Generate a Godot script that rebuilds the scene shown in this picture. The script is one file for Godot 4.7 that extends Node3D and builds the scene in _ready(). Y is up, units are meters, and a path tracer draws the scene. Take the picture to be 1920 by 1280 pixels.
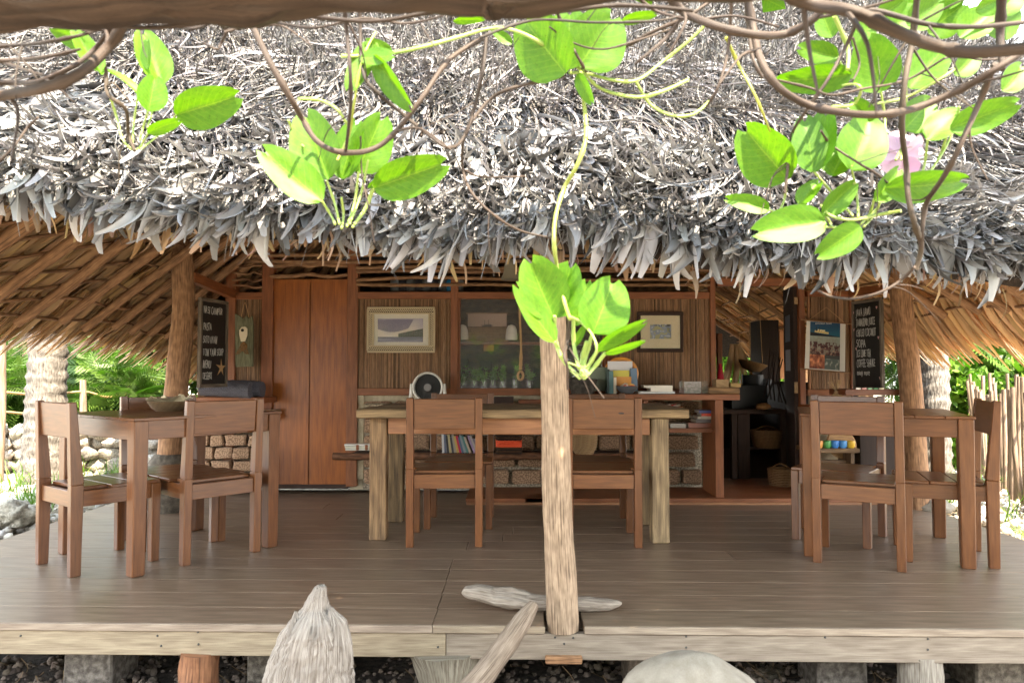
extends Node3D

const F := 1400.0
const EYE := 1.04
const PITCH := 0.03927
var rng := RandomNumberGenerator.new()
var noise := FastNoiseLite.new()
var M := {}
var tex := {}

# ---------------------------------------------------------------- mesh builder
class MB:
	var v := PackedVector3Array()
	var n := PackedVector3Array()
	var u := PackedVector2Array()
	var c := PackedColorArray()
	var ix := PackedInt32Array()
	var tint := Color(1, 1, 1)
	var uo := Vector2.ZERO

	func vert(p: Vector3, nn: Vector3, uv: Vector2) -> int:
		v.append(p); n.append(nn); u.append(uv + uo); c.append(tint)
		return v.size() - 1

	func face(a: int, b: int, d: int) -> void:   # counter-clockwise in, clockwise out
		ix.append(a); ix.append(d); ix.append(b)

	func tri(a: Vector3, b: Vector3, d: Vector3, ua := Vector2.ZERO, ub := Vector2.ZERO, ud := Vector2.ZERO) -> void:
		var nn := (b - a).cross(d - a).normalized()
		face(vert(a, nn, ua), vert(b, nn, ub), vert(d, nn, ud))

	func quad(a: Vector3, b: Vector3, d: Vector3, e: Vector3, ua := Vector2.ZERO, ub := Vector2.ZERO, ud := Vector2.ZERO, ue := Vector2.ZERO) -> void:
		var nn := (d - a).cross(e - b).normalized()
		var i := vert(a, nn, ua)
		vert(b, nn, ub); vert(d, nn, ud); vert(e, nn, ue)
		face(i, i + 1, i + 2); face(i, i + 2, i + 3)

	# rings: points turning right-handed about the direction of travel
	func loft(rings: Array, smooth := true, caps := true) -> void:
		var k: int = rings[0].size()
		var m := rings.size()
		var cen := PackedVector3Array()
		for r in rings:
			var s := Vector3.ZERO
			for p in r: s += p
			cen.append(s / k)
		var along := PackedFloat32Array([0.0])
		for j in range(1, m): along.append(along[j - 1] + cen[j].distance_to(cen[j - 1]))
		var per := 0.0
		var mid: PackedVector3Array = rings[m / 2]
		var around := PackedFloat32Array([0.0])
		for i in k:
			per += mid[i].distance_to(mid[(i + 1) % k])
			around.append(per)
		if smooth:
			var base := v.size()
			for j in m:
				var r: PackedVector3Array = rings[j]
				for i in k + 1:
					var a := r[(i + k - 1) % k]
					var b := r[(i + 1) % k]
					var ax: Vector3 = rings[mini(j + 1, m - 1)][i % k] - rings[maxi(j - 1, 0)][i % k]
					var nn := (b - a).cross(ax).normalized()
					if nn == Vector3.ZERO: nn = (r[i % k] - cen[j]).normalized()
					vert(r[i % k], nn, Vector2(along[j], around[i]))
			for j in m - 1:
				for i in k:
					var a := base + j * (k + 1) + i
					var b := a + k + 1
					face(a, a + 1, b + 1); face(a, b + 1, b)
		else:
			for j in m - 1:
				var r: PackedVector3Array = rings[j]
				var q: PackedVector3Array = rings[j + 1]
				for i in k:
					var i2 := (i + 1) % k
					quad(r[i], r[i2], q[i2], q[i], Vector2(along[j], around[i]), Vector2(along[j], around[i + 1]), Vector2(along[j + 1], around[i + 1]), Vector2(along[j + 1], around[i]))
		if caps:
			for e in [0, m - 1]:
				var r: PackedVector3Array = rings[e]
				var d: Vector3 = cen[1] - cen[0] if e == 0 else cen[m - 1] - cen[m - 2]
				var nn := (-d if e == 0 else d).normalized()
				var e1 := (r[0] - cen[e]).normalized()
				var e2 := nn.cross(e1)
				var i0 := vert(cen[e], nn, Vector2.ZERO)
				for i in k:
					var o := r[i] - cen[e]
					vert(r[i], nn, Vector2(o.dot(e1) * 0.2, o.dot(e2)))
				for i in k:
					var a := i0 + 1 + i
					var b := i0 + 1 + (i + 1) % k
					if e == 0: face(i0, b, a)
					else: face(i0, a, b)

	# a chamfered bar whose section may change from end to end
	func bar(p0: Vector3, p1: Vector3, w0: float, h0: float, up := Vector3.UP, bev := 0.003, w1 := -1.0, h1 := -1.0) -> void:
		if w1 < 0: w1 = w0
		if h1 < 0: h1 = h0
		var ax := (p1 - p0).normalized()
		if absf(ax.dot(up)) > 0.97: up = Vector3.BACK if absf(ax.z) < 0.9 else Vector3.RIGHT
		var e1 := up.cross(ax).normalized()
		var e2 := ax.cross(e1)
		var rings := []
		for q in [[p0, w0, h0, bev], [p0 + ax * bev, w0, h0, 0.0], [p1 - ax * bev, w1, h1, 0.0], [p1, w1, h1, bev]]:
			var p: Vector3 = q[0]
			var w: float = q[1] / 2.0 - q[3]
			var h: float = q[2] / 2.0 - q[3]
			var b := bev
			var r := PackedVector3Array()
			for s in [[w, -h + b], [w, h - b], [w - b, h], [-w + b, h], [-w, h - b], [-w, -h + b], [-w + b, -h], [w - b, -h]]:
				r.append(p + e1 * s[0] + e2 * s[1])
			rings.append(r)
		loft(rings, false, true)

	func box(cen: Vector3, size: Vector3, bev := 0.003) -> void:
		if size.x >= size.y and size.x >= size.z:
			bar(cen - Vector3(size.x / 2, 0, 0), cen + Vector3(size.x / 2, 0, 0), size.z, size.y, Vector3.UP, bev)
		elif size.y >= size.z:
			bar(cen - Vector3(0, size.y / 2, 0), cen + Vector3(0, size.y / 2, 0), size.x, size.z, Vector3.BACK, bev)
		else:
			bar(cen - Vector3(0, 0, size.z / 2), cen + Vector3(0, 0, size.z / 2), size.x, size.y, Vector3.UP, bev)

	# tube through points, radii per point; rough displaces the skin with noise
	func tube(pts: PackedVector3Array, radii: PackedFloat32Array, sides := 8, rough := 0.0, nz: FastNoiseLite = null, flat := 1.0, caps := true, freq := 260.0) -> void:
		var rings := []
		var e := Vector3.UP
		for j in pts.size():
			var ax := (pts[mini(j + 1, pts.size() - 1)] - pts[maxi(j - 1, 0)]).normalized()
			if j == 0: e = Vector3.UP if absf(ax.y) < 0.9 else Vector3.RIGHT
			var e1 := (e - ax * e.dot(ax)).normalized()
			e = e1
			var e2 := ax.cross(e1)
			var r := PackedVector3Array()
			for i in sides:
				var a := TAU * i / sides
				var d := e1 * cos(a) + e2 * sin(a) * flat
				var rr := radii[j]
				if rough > 0: rr *= 1.0 + rough * nz.get_noise_3dv(pts[j] * freq + d * 110.0)
				r.append(pts[j] + d * rr)
			rings.append(r)
		loft(rings, true, caps)

	func lathe(prof: Array, segs: int, at := Vector3.ZERO, basis := Basis()) -> void:
		var rings := []
		for q in prof:
			var r := PackedVector3Array()
			for i in segs:
				var a := -TAU * i / segs
				r.append(at + basis * Vector3(cos(a) * q.x, q.y, sin(a) * q.x))
			rings.append(r)
		loft(rings, true, true)

	func mesh() -> ArrayMesh:
		var a := []
		a.resize(Mesh.ARRAY_MAX)
		a[Mesh.ARRAY_VERTEX] = v; a[Mesh.ARRAY_NORMAL] = n; a[Mesh.ARRAY_TEX_UV] = u; a[Mesh.ARRAY_COLOR] = c; a[Mesh.ARRAY_INDEX] = ix
		var m := ArrayMesh.new()
		m.add_surface_from_arrays(Mesh.PRIMITIVE_TRIANGLES, a)
		return m

# ---------------------------------------------------------------- helpers
func P(px: float, py: float, d: float) -> Vector3:      # the point at depth d (metres ahead) seen at that pixel of the photograph
	var y := (640.0 - py) / F
	var dir := Vector3((px - 960.0) / F, y * cos(PITCH) + sin(PITCH), y * sin(PITCH) - cos(PITCH))
	return Vector3(0, EYE, 0) + dir * (d / -dir.z)

func G(px: float, py: float, h := 0.0) -> Vector3:      # the same on a floor at height h
	var q := P(px, py, 1.0) - Vector3(0, EYE, 0)
	return Vector3(0, EYE, 0) + q * ((h - EYE) / q.y)

func mb(tint := Color(1, 1, 1)) -> MB:
	var b := MB.new()
	b.tint = tint
	b.uo = Vector2(rng.randf() * 7.0, rng.randf() * 7.0)
	return b

func grey(lo: float, hi: float) -> Color:
	var k := rng.randf_range(lo, hi)
	return Color(k, k * rng.randf_range(0.96, 1.03), k * rng.randf_range(0.92, 1.04))

func meta(o: Node3D, label: String, category: String, group := "", kind := "") -> void:
	if label: o.set_meta("label", label)
	if category: o.set_meta("category", category)
	if group: o.set_meta("group", group)
	if kind: o.set_meta("kind", kind)

func thing(called: String, label: String, category: String, at := Vector3.ZERO, turn := 0.0, group := "") -> Node3D:
	var o := Node3D.new()
	o.name = called
	add_child(o, true)
	o.position = at
	o.rotation.y = turn
	meta(o, label, category, group)
	return o

func part(called: String, b, m: Material, parent: Node3D, kind := "") -> MeshInstance3D:
	var o := MeshInstance3D.new()
	o.name = called
	o.mesh = b.mesh() if b is MB else b
	o.material_override = m
	parent.add_child(o, true)
	if kind: o.set_meta("kind", kind)
	return o

func partw(called: String, b: MB, m: Material, parent: Node3D, kind := "") -> MeshInstance3D:   # shape given in world coordinates
	var o := part(called, b, m, parent, kind)
	var q := parent
	var off := Vector3.ZERO
	while q != self:
		off += q.position
		q = q.get_parent()
	o.position = -off
	return o

func solo(called: String, b: MB, m: Material, label: String, category: String, at := Vector3.ZERO, group := "", kind := "") -> MeshInstance3D:
	for i in b.v.size(): b.v[i] -= at
	var o := part(called, b, m, self)
	o.position = at
	meta(o, label, category, group, kind)
	return o

func scatter(called: String, mesh: Mesh, m: Material, xf: Array, cols: Array, parent: Node3D) -> MultiMeshInstance3D:
	var mm := MultiMesh.new()
	mm.transform_format = MultiMesh.TRANSFORM_3D
	mm.use_colors = true
	mm.mesh = mesh
	mm.instance_count = xf.size()
	for i in xf.size():
		mm.set_instance_transform(i, xf[i])
		mm.set_instance_color(i, cols[i])
	var o := MultiMeshInstance3D.new()
	o.name = called
	o.multimesh = mm
	o.material_override = m
	parent.add_child(o, true)
	o.set_meta("kind", "stuff")
	return o

func smooth_pts(p: Array, per := 6) -> PackedVector3Array:
	var out := PackedVector3Array()
	for i in p.size() - 1:
		var a: Vector3 = p[maxi(i - 1, 0)]
		var b: Vector3 = p[i]
		var c: Vector3 = p[i + 1]
		var d: Vector3 = p[mini(i + 2, p.size() - 1)]
		for k in per: out.append(b.cubic_interpolate(c, a, d, float(k) / per))
	out.append(p[p.size() - 1])
	return out

func radii(k: int, r0: float, r1: float) -> PackedFloat32Array:
	var r := PackedFloat32Array()
	for i in k: r.append(lerpf(r0, r1, float(i) / maxf(k - 1, 1)))
	return r

func interp(tab: Array, x: float) -> float:
	if x <= tab[0][0]: return tab[0][1]
	for i in range(1, tab.size()):
		if x <= tab[i][0]: return lerpf(tab[i - 1][1], tab[i][1], (x - tab[i - 1][0]) / (tab[i][0] - tab[i - 1][0]))
	return tab[tab.size() - 1][1]

# ---------------------------------------------------------------- textures
func field(sd: int, w: int, h: int, ow: int, oh: int, freq: float, oct := 3) -> PackedByteArray:
	var f := FastNoiseLite.new()
	f.seed = sd
	f.noise_type = FastNoiseLite.TYPE_SIMPLEX
	f.frequency = freq
	f.fractal_octaves = oct
	var im := f.get_seamless_image(w, h)
	im.resize(ow, oh, Image.INTERPOLATE_CUBIC)
	im.convert(Image.FORMAT_L8)
	return im.get_data()

func tex_pair(val: PackedFloat32Array, s: int, lo: Color, hi: Color, bump: float) -> Array:
	var d := PackedByteArray()
	d.resize(s * s * 3)
	var g := PackedByteArray()
	g.resize(s * s)
	for i in s * s:
		var t := clampf(val[i], 0.0, 1.0)
		g[i] = int(t * 255)
		d[i * 3] = int(255 * lerpf(lo.r, hi.r, t)); d[i * 3 + 1] = int(255 * lerpf(lo.g, hi.g, t)); d[i * 3 + 2] = int(255 * lerpf(lo.b, hi.b, t))
	var a := Image.create_from_data(s, s, false, Image.FORMAT_RGB8, d)
	var b := Image.create_from_data(s, s, false, Image.FORMAT_L8, g)
	b.convert(Image.FORMAT_RGBA8)
	b.bump_map_to_normal_map(bump)
	return [ImageTexture.create_from_image(a), ImageTexture.create_from_image(b)]

func grain(sd: int, tone: float, fibre: float, crack: float, lo: Color, hi: Color, bump: float) -> Array:
	var s := 512
	var a := field(sd, 24, 512, s, s, 0.12, 3)         # fibres, long in u
	var b := field(sd + 1, 64, 128, s, s, 0.05, 3)      # broad tone
	var e := field(sd + 2, 16, 256, s, s, 0.09, 2)      # cracks
	var f := field(sd + 3, 512, 512, s, s, 0.2, 2)      # pores
	var val := PackedFloat32Array()
	val.resize(s * s)
	for i in s * s:
		var k := 0.62 + (a[i] / 255.0 - 0.5) * fibre + (b[i] / 255.0 - 0.5) * tone + (f[i] / 255.0 - 0.5) * 0.12
		var q := absf(e[i] / 255.0 - 0.5)
		if q < 0.05: k -= crack * (1.0 - q / 0.05) * (0.35 + b[i] / 255.0)
		val[i] = k
	return tex_pair(val, s, lo, hi, bump)

func peeled(sd: int) -> Array:      # peeled trunk: smooth, with sparse dark lengthwise scars
	var s := 512
	var a := field(sd, 96, 512, s, s, 0.06, 3)
	var b := field(sd + 1, 128, 128, s, s, 0.05, 3)
	var e := field(sd + 2, 24, 420, s, s, 0.06, 2)
	var val := PackedFloat32Array()
	val.resize(s * s)
	for i in s * s:
		var k := 0.72 + (a[i] / 255.0 - 0.5) * 0.22 + (b[i] / 255.0 - 0.5) * 0.35
		var q := e[i] / 255.0
		if q > 0.7: k -= minf((q - 0.7) * 3.0, 0.35)
		if q < 0.26: k += (0.26 - q) * 0.8
		val[i] = k
	return tex_pair(val, s, Color(0.38, 0.33, 0.29), Color(1, 1, 1), 1.2)

func blotch(sd: int, f1: float, f2: float, w1: float, w2: float, lo: Color, hi: Color, bump: float) -> Array:
	var s := 512
	var a := field(sd, 256, 256, s, s, f1, 4)
	var b := field(sd + 1, 512, 512, s, s, f2, 3)
	var val := PackedFloat32Array()
	val.resize(s * s)
	for i in s * s: val[i] = 0.6 + (a[i] / 255.0 - 0.5) * w1 + (b[i] / 255.0 - 0.5) * w2
	return tex_pair(val, s, lo, hi, bump)

func mat(called: String, albedo: Color, rough := 0.8, t := "", scale := Vector3(1, 1, 1), tri := false, nscale := 1.0, spec := 0.5) -> StandardMaterial3D:
	var m := StandardMaterial3D.new()
	m.resource_name = called
	m.albedo_color = albedo.linear_to_srgb()
	m.roughness = rough
	m.metallic_specular = spec
	m.vertex_color_use_as_albedo = true
	m.cull_mode = BaseMaterial3D.CULL_DISABLED
	if t:
		m.albedo_texture = tex[t][0]
		m.normal_enabled = true
		m.normal_texture = tex[t][1]
		m.normal_scale = nscale
		m.uv1_scale = scale
		if tri:
			m.uv1_triplanar = true
			m.uv1_world_triplanar = false
	M[called] = m
	return m

func print_image(w: int, h: int, draw: Callable) -> StandardMaterial3D:
	var im := Image.create(w, h, false, Image.FORMAT_RGB8)
	for y in h:
		for x in w: im.set_pixel(x, y, draw.call(float(x) / w, float(y) / h))
	var m := StandardMaterial3D.new()
	m.albedo_texture = ImageTexture.create_from_image(im)
	m.roughness = 0.6
	m.cull_mode = BaseMaterial3D.CULL_DISABLED
	return m

func lettering(parent: Node3D, txt: String, size: float, m: Material, xf: Transform3D, squeeze := 1.0, fontname := "Droid Sans", hand := true) -> MeshInstance3D:
	var st := SurfaceTool.new()
	var x := 0.0
	for ch in txt:
		if ch == " ":
			x += 0.55 * size * squeeze
			continue
		var t := TextMesh.new()
		var f := SystemFont.new()
		f.font_names = PackedStringArray([fontname])
		t.font = f
		t.text = ch
		t.font_size = 32
		t.pixel_size = size / 23.0
		t.depth = 0.0015
		t.horizontal_alignment = HORIZONTAL_ALIGNMENT_LEFT
		t.vertical_alignment = VERTICAL_ALIGNMENT_CENTER
		var wide := t.get_aabb().size.x + 0.16 * size
		var j := 1.0 if hand else 0.0
		var bs := Basis(Vector3.BACK, rng.randf_range(-0.09, 0.07) * j).scaled_local(Vector3(squeeze * (1.0 + rng.randf_range(-0.12, 0.12) * j), 1.0 + rng.randf_range(-0.12, 0.14) * j, 1))
		st.append_from(t, 0, Transform3D(bs, Vector3(x, rng.randf_range(-0.06, 0.06) * size * j, 0)))
		x += wide * squeeze
	var o := MeshInstance3D.new()
	o.name = "lettering"
	o.mesh = st.commit()
	o.material_override = m
	parent.add_child(o, true)
	o.transform = xf
	return o

func make_materials() -> void:
	tex.wood = grain(11, 0.42, 0.38, 0.08, Color(0.55, 0.5, 0.48), Color(1, 1, 1), 1.2)
	tex.old = grain(31, 0.5, 0.55, 0.4, Color(0.35, 0.32, 0.3), Color(1, 1, 1), 3.0)
	tex.peeled = peeled(41)
	tex.deck = grain(51, 0.34, 0.3, 0.14, Color(0.42, 0.36, 0.33), Color(1, 1, 1), 1.0)
	tex.stone = blotch(71, 0.03, 0.15, 0.9, 0.5, Color(0.4, 0.38, 0.36), Color(1, 1, 1), 4.0)
	tex.earth = blotch(81, 0.05, 0.25, 0.8, 0.9, Color(0.3, 0.28, 0.26), Color(1, 1, 1), 5.0)
	tex.plaster = blotch(91, 0.02, 0.1, 0.5, 0.2, Color(0.62, 0.58, 0.52), Color(1, 1, 1), 1.0)
	mat("red_wood", Color(0.2, 0.077, 0.025), 0.3, "wood", Vector3(1.2, 5, 1), false, 0.5)
	mat("table_wood", Color(0.42, 0.20, 0.085), 0.55, "wood", Vector3(0.8, 4, 1), false, 0.7)
	mat("pale_wood", Color(0.42, 0.29, 0.165), 0.7, "old", Vector3(0.9, 3.5, 1), false, 0.5)
	mat("door_wood", Color(0.44, 0.135, 0.02), 0.36, "wood", Vector3(0.7, 2.5, 1), false, 0.4)
	mat("frame_wood", Color(0.35, 0.122, 0.04), 0.5, "wood", Vector3(0.9, 4, 1), false, 0.5)
	mat("dark_wood", Color(0.055, 0.028, 0.017), 0.8, "wood", Vector3(0.9, 4, 1), false, 0.6)
	mat("deck_wood", Color(0.325, 0.243, 0.172), 0.36, "deck", Vector3(0.9, 3.1, 1), false, 0.2)
	mat("edge_wood", Color(0.41, 0.335, 0.25), 0.75, "wood", Vector3(1.2, 4.5, 1), false, 0.4)
	mat("log_wood", Color(0.42, 0.305, 0.205), 0.72, "peeled", Vector3(1.5, 3.6, 1), false, 0.6)
	mat("pole_wood", Color(0.42, 0.235, 0.12), 0.8, "peeled", Vector3(1.4, 3, 1), false, 0.6)
	mat("stick_wood", Color(0.50, 0.37, 0.27), 0.8, "old", Vector3(0.9, 5, 1), false, 0.8)
	mat("reed", Color(0.42, 0.245, 0.125), 0.65, "wood", Vector3(2, 9, 1), false, 0.5)
	mat("driftwood", Color(0.37, 0.33, 0.29), 0.9, "peeled", Vector3(1.3, 7.0, 1), false, 0.7)
	mat("vine_bark", Color(0.088, 0.057, 0.040), 0.7, "old", Vector3(1.2, 14, 1), false, 1.0)
	mat("concrete", Color(0.26, 0.23, 0.2), 0.9, "stone", Vector3(2.5, 2.5, 2.5), true, 0.8)
	mat("rock", Color(0.33, 0.295, 0.245), 0.85, "plaster", Vector3(2.4, 2.4, 2.4), true, 0.5)
	mat("coral_stone", Color(0.60, 0.54, 0.46), 0.92, "stone", Vector3(4, 4, 4), true, 1.2)
	mat("brick", Color(0.56, 0.36, 0.225), 0.92, "stone", Vector3(6, 6, 6), true, 1.2)
	mat("plaster", Color(0.70, 0.63, 0.47), 0.9, "plaster", Vector3(1.5, 1.5, 1.5), true, 0.6)
	mat("mortar", Color(0.55, 0.48, 0.37), 0.95, "stone", Vector3(5, 5, 5), true, 1.0)
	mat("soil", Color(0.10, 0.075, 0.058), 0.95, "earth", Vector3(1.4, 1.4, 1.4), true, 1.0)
	mat("sand", Color(0.62, 0.535, 0.41), 0.95, "earth", Vector3(0.8, 0.8, 0.8), true, 1.0)
	mat("pebble", Color(0.13, 0.10, 0.08), 0.9)
	mat("pale_pebble", Color(0.64, 0.6, 0.53), 0.9)
	mat("palm_bark", Color(0.27, 0.25, 0.225), 0.9, "old", Vector3(3, 0.6, 1), false, 1.0)
	var th := mat("grey_thatch", Color(0.272, 0.265, 0.262), 0.5)
	th.backlight_enabled = true
	th.backlight = Color(0.12, 0.11, 0.1)
	mat("thatch_bed", Color(0.075, 0.055, 0.045), 0.95, "earth", Vector3(2, 2, 2), true, 1.0)
	mat("thatch_under", Color(0.26, 0.15, 0.07), 0.9, "old", Vector3(2, 2, 2), true, 1.0)
	var tl := mat("tan_thatch", Color(0.60, 0.41, 0.225), 0.6)
	tl.backlight_enabled = true
	tl.backlight = Color(0.55, 0.46, 0.32)
	mat("straw", Color(0.5, 0.34, 0.17), 0.8, "wood", Vector3(8, 8, 1), false, 1.0)
	mat("weave", Color(0.30, 0.17, 0.07), 0.75, "wood", Vector3(9, 9, 1), false, 1.0)
	mat("cloth", Color(0.20, 0.20, 0.235), 0.95, "stone", Vector3(14, 14, 14), true, 1.0)
	mat("cream_cloth", Color(0.68, 0.58, 0.38), 0.9)
	mat("white_paint", Color(0.72, 0.7, 0.64), 0.45)
	mat("black", Color(0.012, 0.012, 0.013), 0.5)
	mat("slate", Color(0.018, 0.018, 0.018), 0.6, "plaster", Vector3(3, 3, 3), true, 0.3)
	mat("chalk", Color(0.62, 0.62, 0.58), 0.95)
	mat("grey_frame", Color(0.30, 0.25, 0.19), 0.7, "old", Vector3(1, 6, 1), false, 0.5)
	mat("iron", Color(0.05, 0.047, 0.043), 0.5)
	mat("bronze", Color(0.20, 0.18, 0.13), 0.55)
	mat("rope", Color(0.48, 0.30, 0.14), 0.9)
	mat("plain", Color(1, 1, 1), 0.6)
	mat("shiny", Color(1, 1, 1), 0.3)
	var gl := StandardMaterial3D.new()
	gl.resource_name = "glass"
	gl.albedo_color = Color(1, 1, 1, 0.04)
	gl.roughness = 0.0
	gl.transparency = BaseMaterial3D.TRANSPARENCY_ALPHA
	gl.cull_mode = BaseMaterial3D.CULL_DISABLED
	M.glass = gl
	# leaf with pale veins
	var im := Image.create(256, 256, false, Image.FORMAT_RGB8)
	var bl := field(5, 64, 64, 256, 256, 0.08, 3)
	for y in 256:
		for x in 256:
			var s := absf(x / 127.5 - 1.0)
			var t := y / 255.0
			var q := fposmod(t * 9.0 - s * 2.6, 1.0)
			var vein := maxf(1.0 - s * 28.0, 0.0) * 1.0
			vein = maxf(vein, maxf(1.0 - absf(q - 0.5) * 16.0, 0.0) * 0.85 * (1.0 - s * 0.6))
			var col := Color(0.56, 0.72, 0.26).lerp(Color(0.68, 0.80, 0.34), bl[y * 256 + x] / 255.0)
			col = col.lerp(Color(0.93, 0.96, 0.62), vein)
			if noise.get_noise_2d(x * 6.0, y * 6.0) > 0.56: col = Color(0.5, 0.42, 0.16)
			im.set_pixel(x, y, col)
	var leaf := StandardMaterial3D.new()
	leaf.resource_name = "vine_leaf"
	leaf.albedo_texture = ImageTexture.create_from_image(im)
	leaf.albedo_color = Color(0.58, 0.71, 0.36)
	leaf.vertex_color_use_as_albedo = true
	leaf.roughness = 0.5
	leaf.cull_mode = BaseMaterial3D.CULL_DISABLED
	leaf.backlight_enabled = true
	leaf.backlight = Color(0.98, 1.0, 0.30)
	M.vine_leaf = leaf
	var fol := mat("foliage", Color(0.07, 0.125, 0.022), 0.45)
	fol.backlight_enabled = true
	fol.backlight = Color(0.55, 0.75, 0.25)
	var stem := mat("green_stem", Color(0.30, 0.40, 0.10), 0.5)
	stem.backlight_enabled = true
	stem.backlight = Color(0.3, 0.4, 0.12)
	var pet := mat("petal", Color(0.74, 0.60, 0.74), 0.5)
	pet.backlight_enabled = true
	pet.backlight = Color(0.9, 0.7, 0.9)

# ---------------------------------------------------------------- thatch
const SLOPE := 0.735
func eave_h(x: float) -> float:
	return interp([[-5.0, 1.86], [-2.02, 1.66], [-1.33, 1.59], [-0.97, 1.545], [-0.55, 1.52], [0.08, 1.495], [0.72, 1.465], [1.35, 1.425], [2.02, 1.395], [5.0, 1.22]], x) + 0.135 + 0.015 * sin(x * 5.3)

func ribbon(length: float, width: float, bend: float, sway: float, twist: float, segs: int, fold: float, taper: float) -> ArrayMesh:
	var b := MB.new()
	var p := Vector3.ZERO
	var ang := 0.0
	var rows := []
	for j in segs + 1:
		var t := float(j) / segs
		var w := width * 0.5 * (1.0 - taper * pow(t, 1.6)) * (0.75 + 0.5 * minf(t * 4.0, 0.5))
		var tw := twist * t
		var x := sway * sin(t * 3.0)
		var side := Vector3(cos(tw), 0, sin(tw))
		var nn := Vector3(-sin(tw), -sin(ang), cos(ang) * cos(tw)).normalized()
		var q := p + Vector3(x, 0, 0)
		rows.append([q - side * w + nn * fold * w, q, q + side * w + nn * fold * w])
		ang += bend / segs * (0.5 + t)
		p += Vector3(0, cos(ang), sin(ang)) * length / segs
	for j in segs + 1:
		var a: Array = rows[maxi(j - 1, 0)]
		var c: Array = rows[mini(j + 1, segs)]
		for k in 3:
			var tx: Vector3 = rows[j][mini(k + 1, 2)] - rows[j][maxi(k - 1, 0)]
			var ty: Vector3 = c[k] - a[k]
			b.vert(rows[j][k], tx.cross(ty).normalized(), Vector2(float(j) / segs * length, k * width * 0.5))
	for j in segs:
		for k in 2:
			var i := j * 3 + k
			b.face(i, i + 1, i + 4); b.face(i, i + 4, i + 3)
	return b.mesh()

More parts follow.
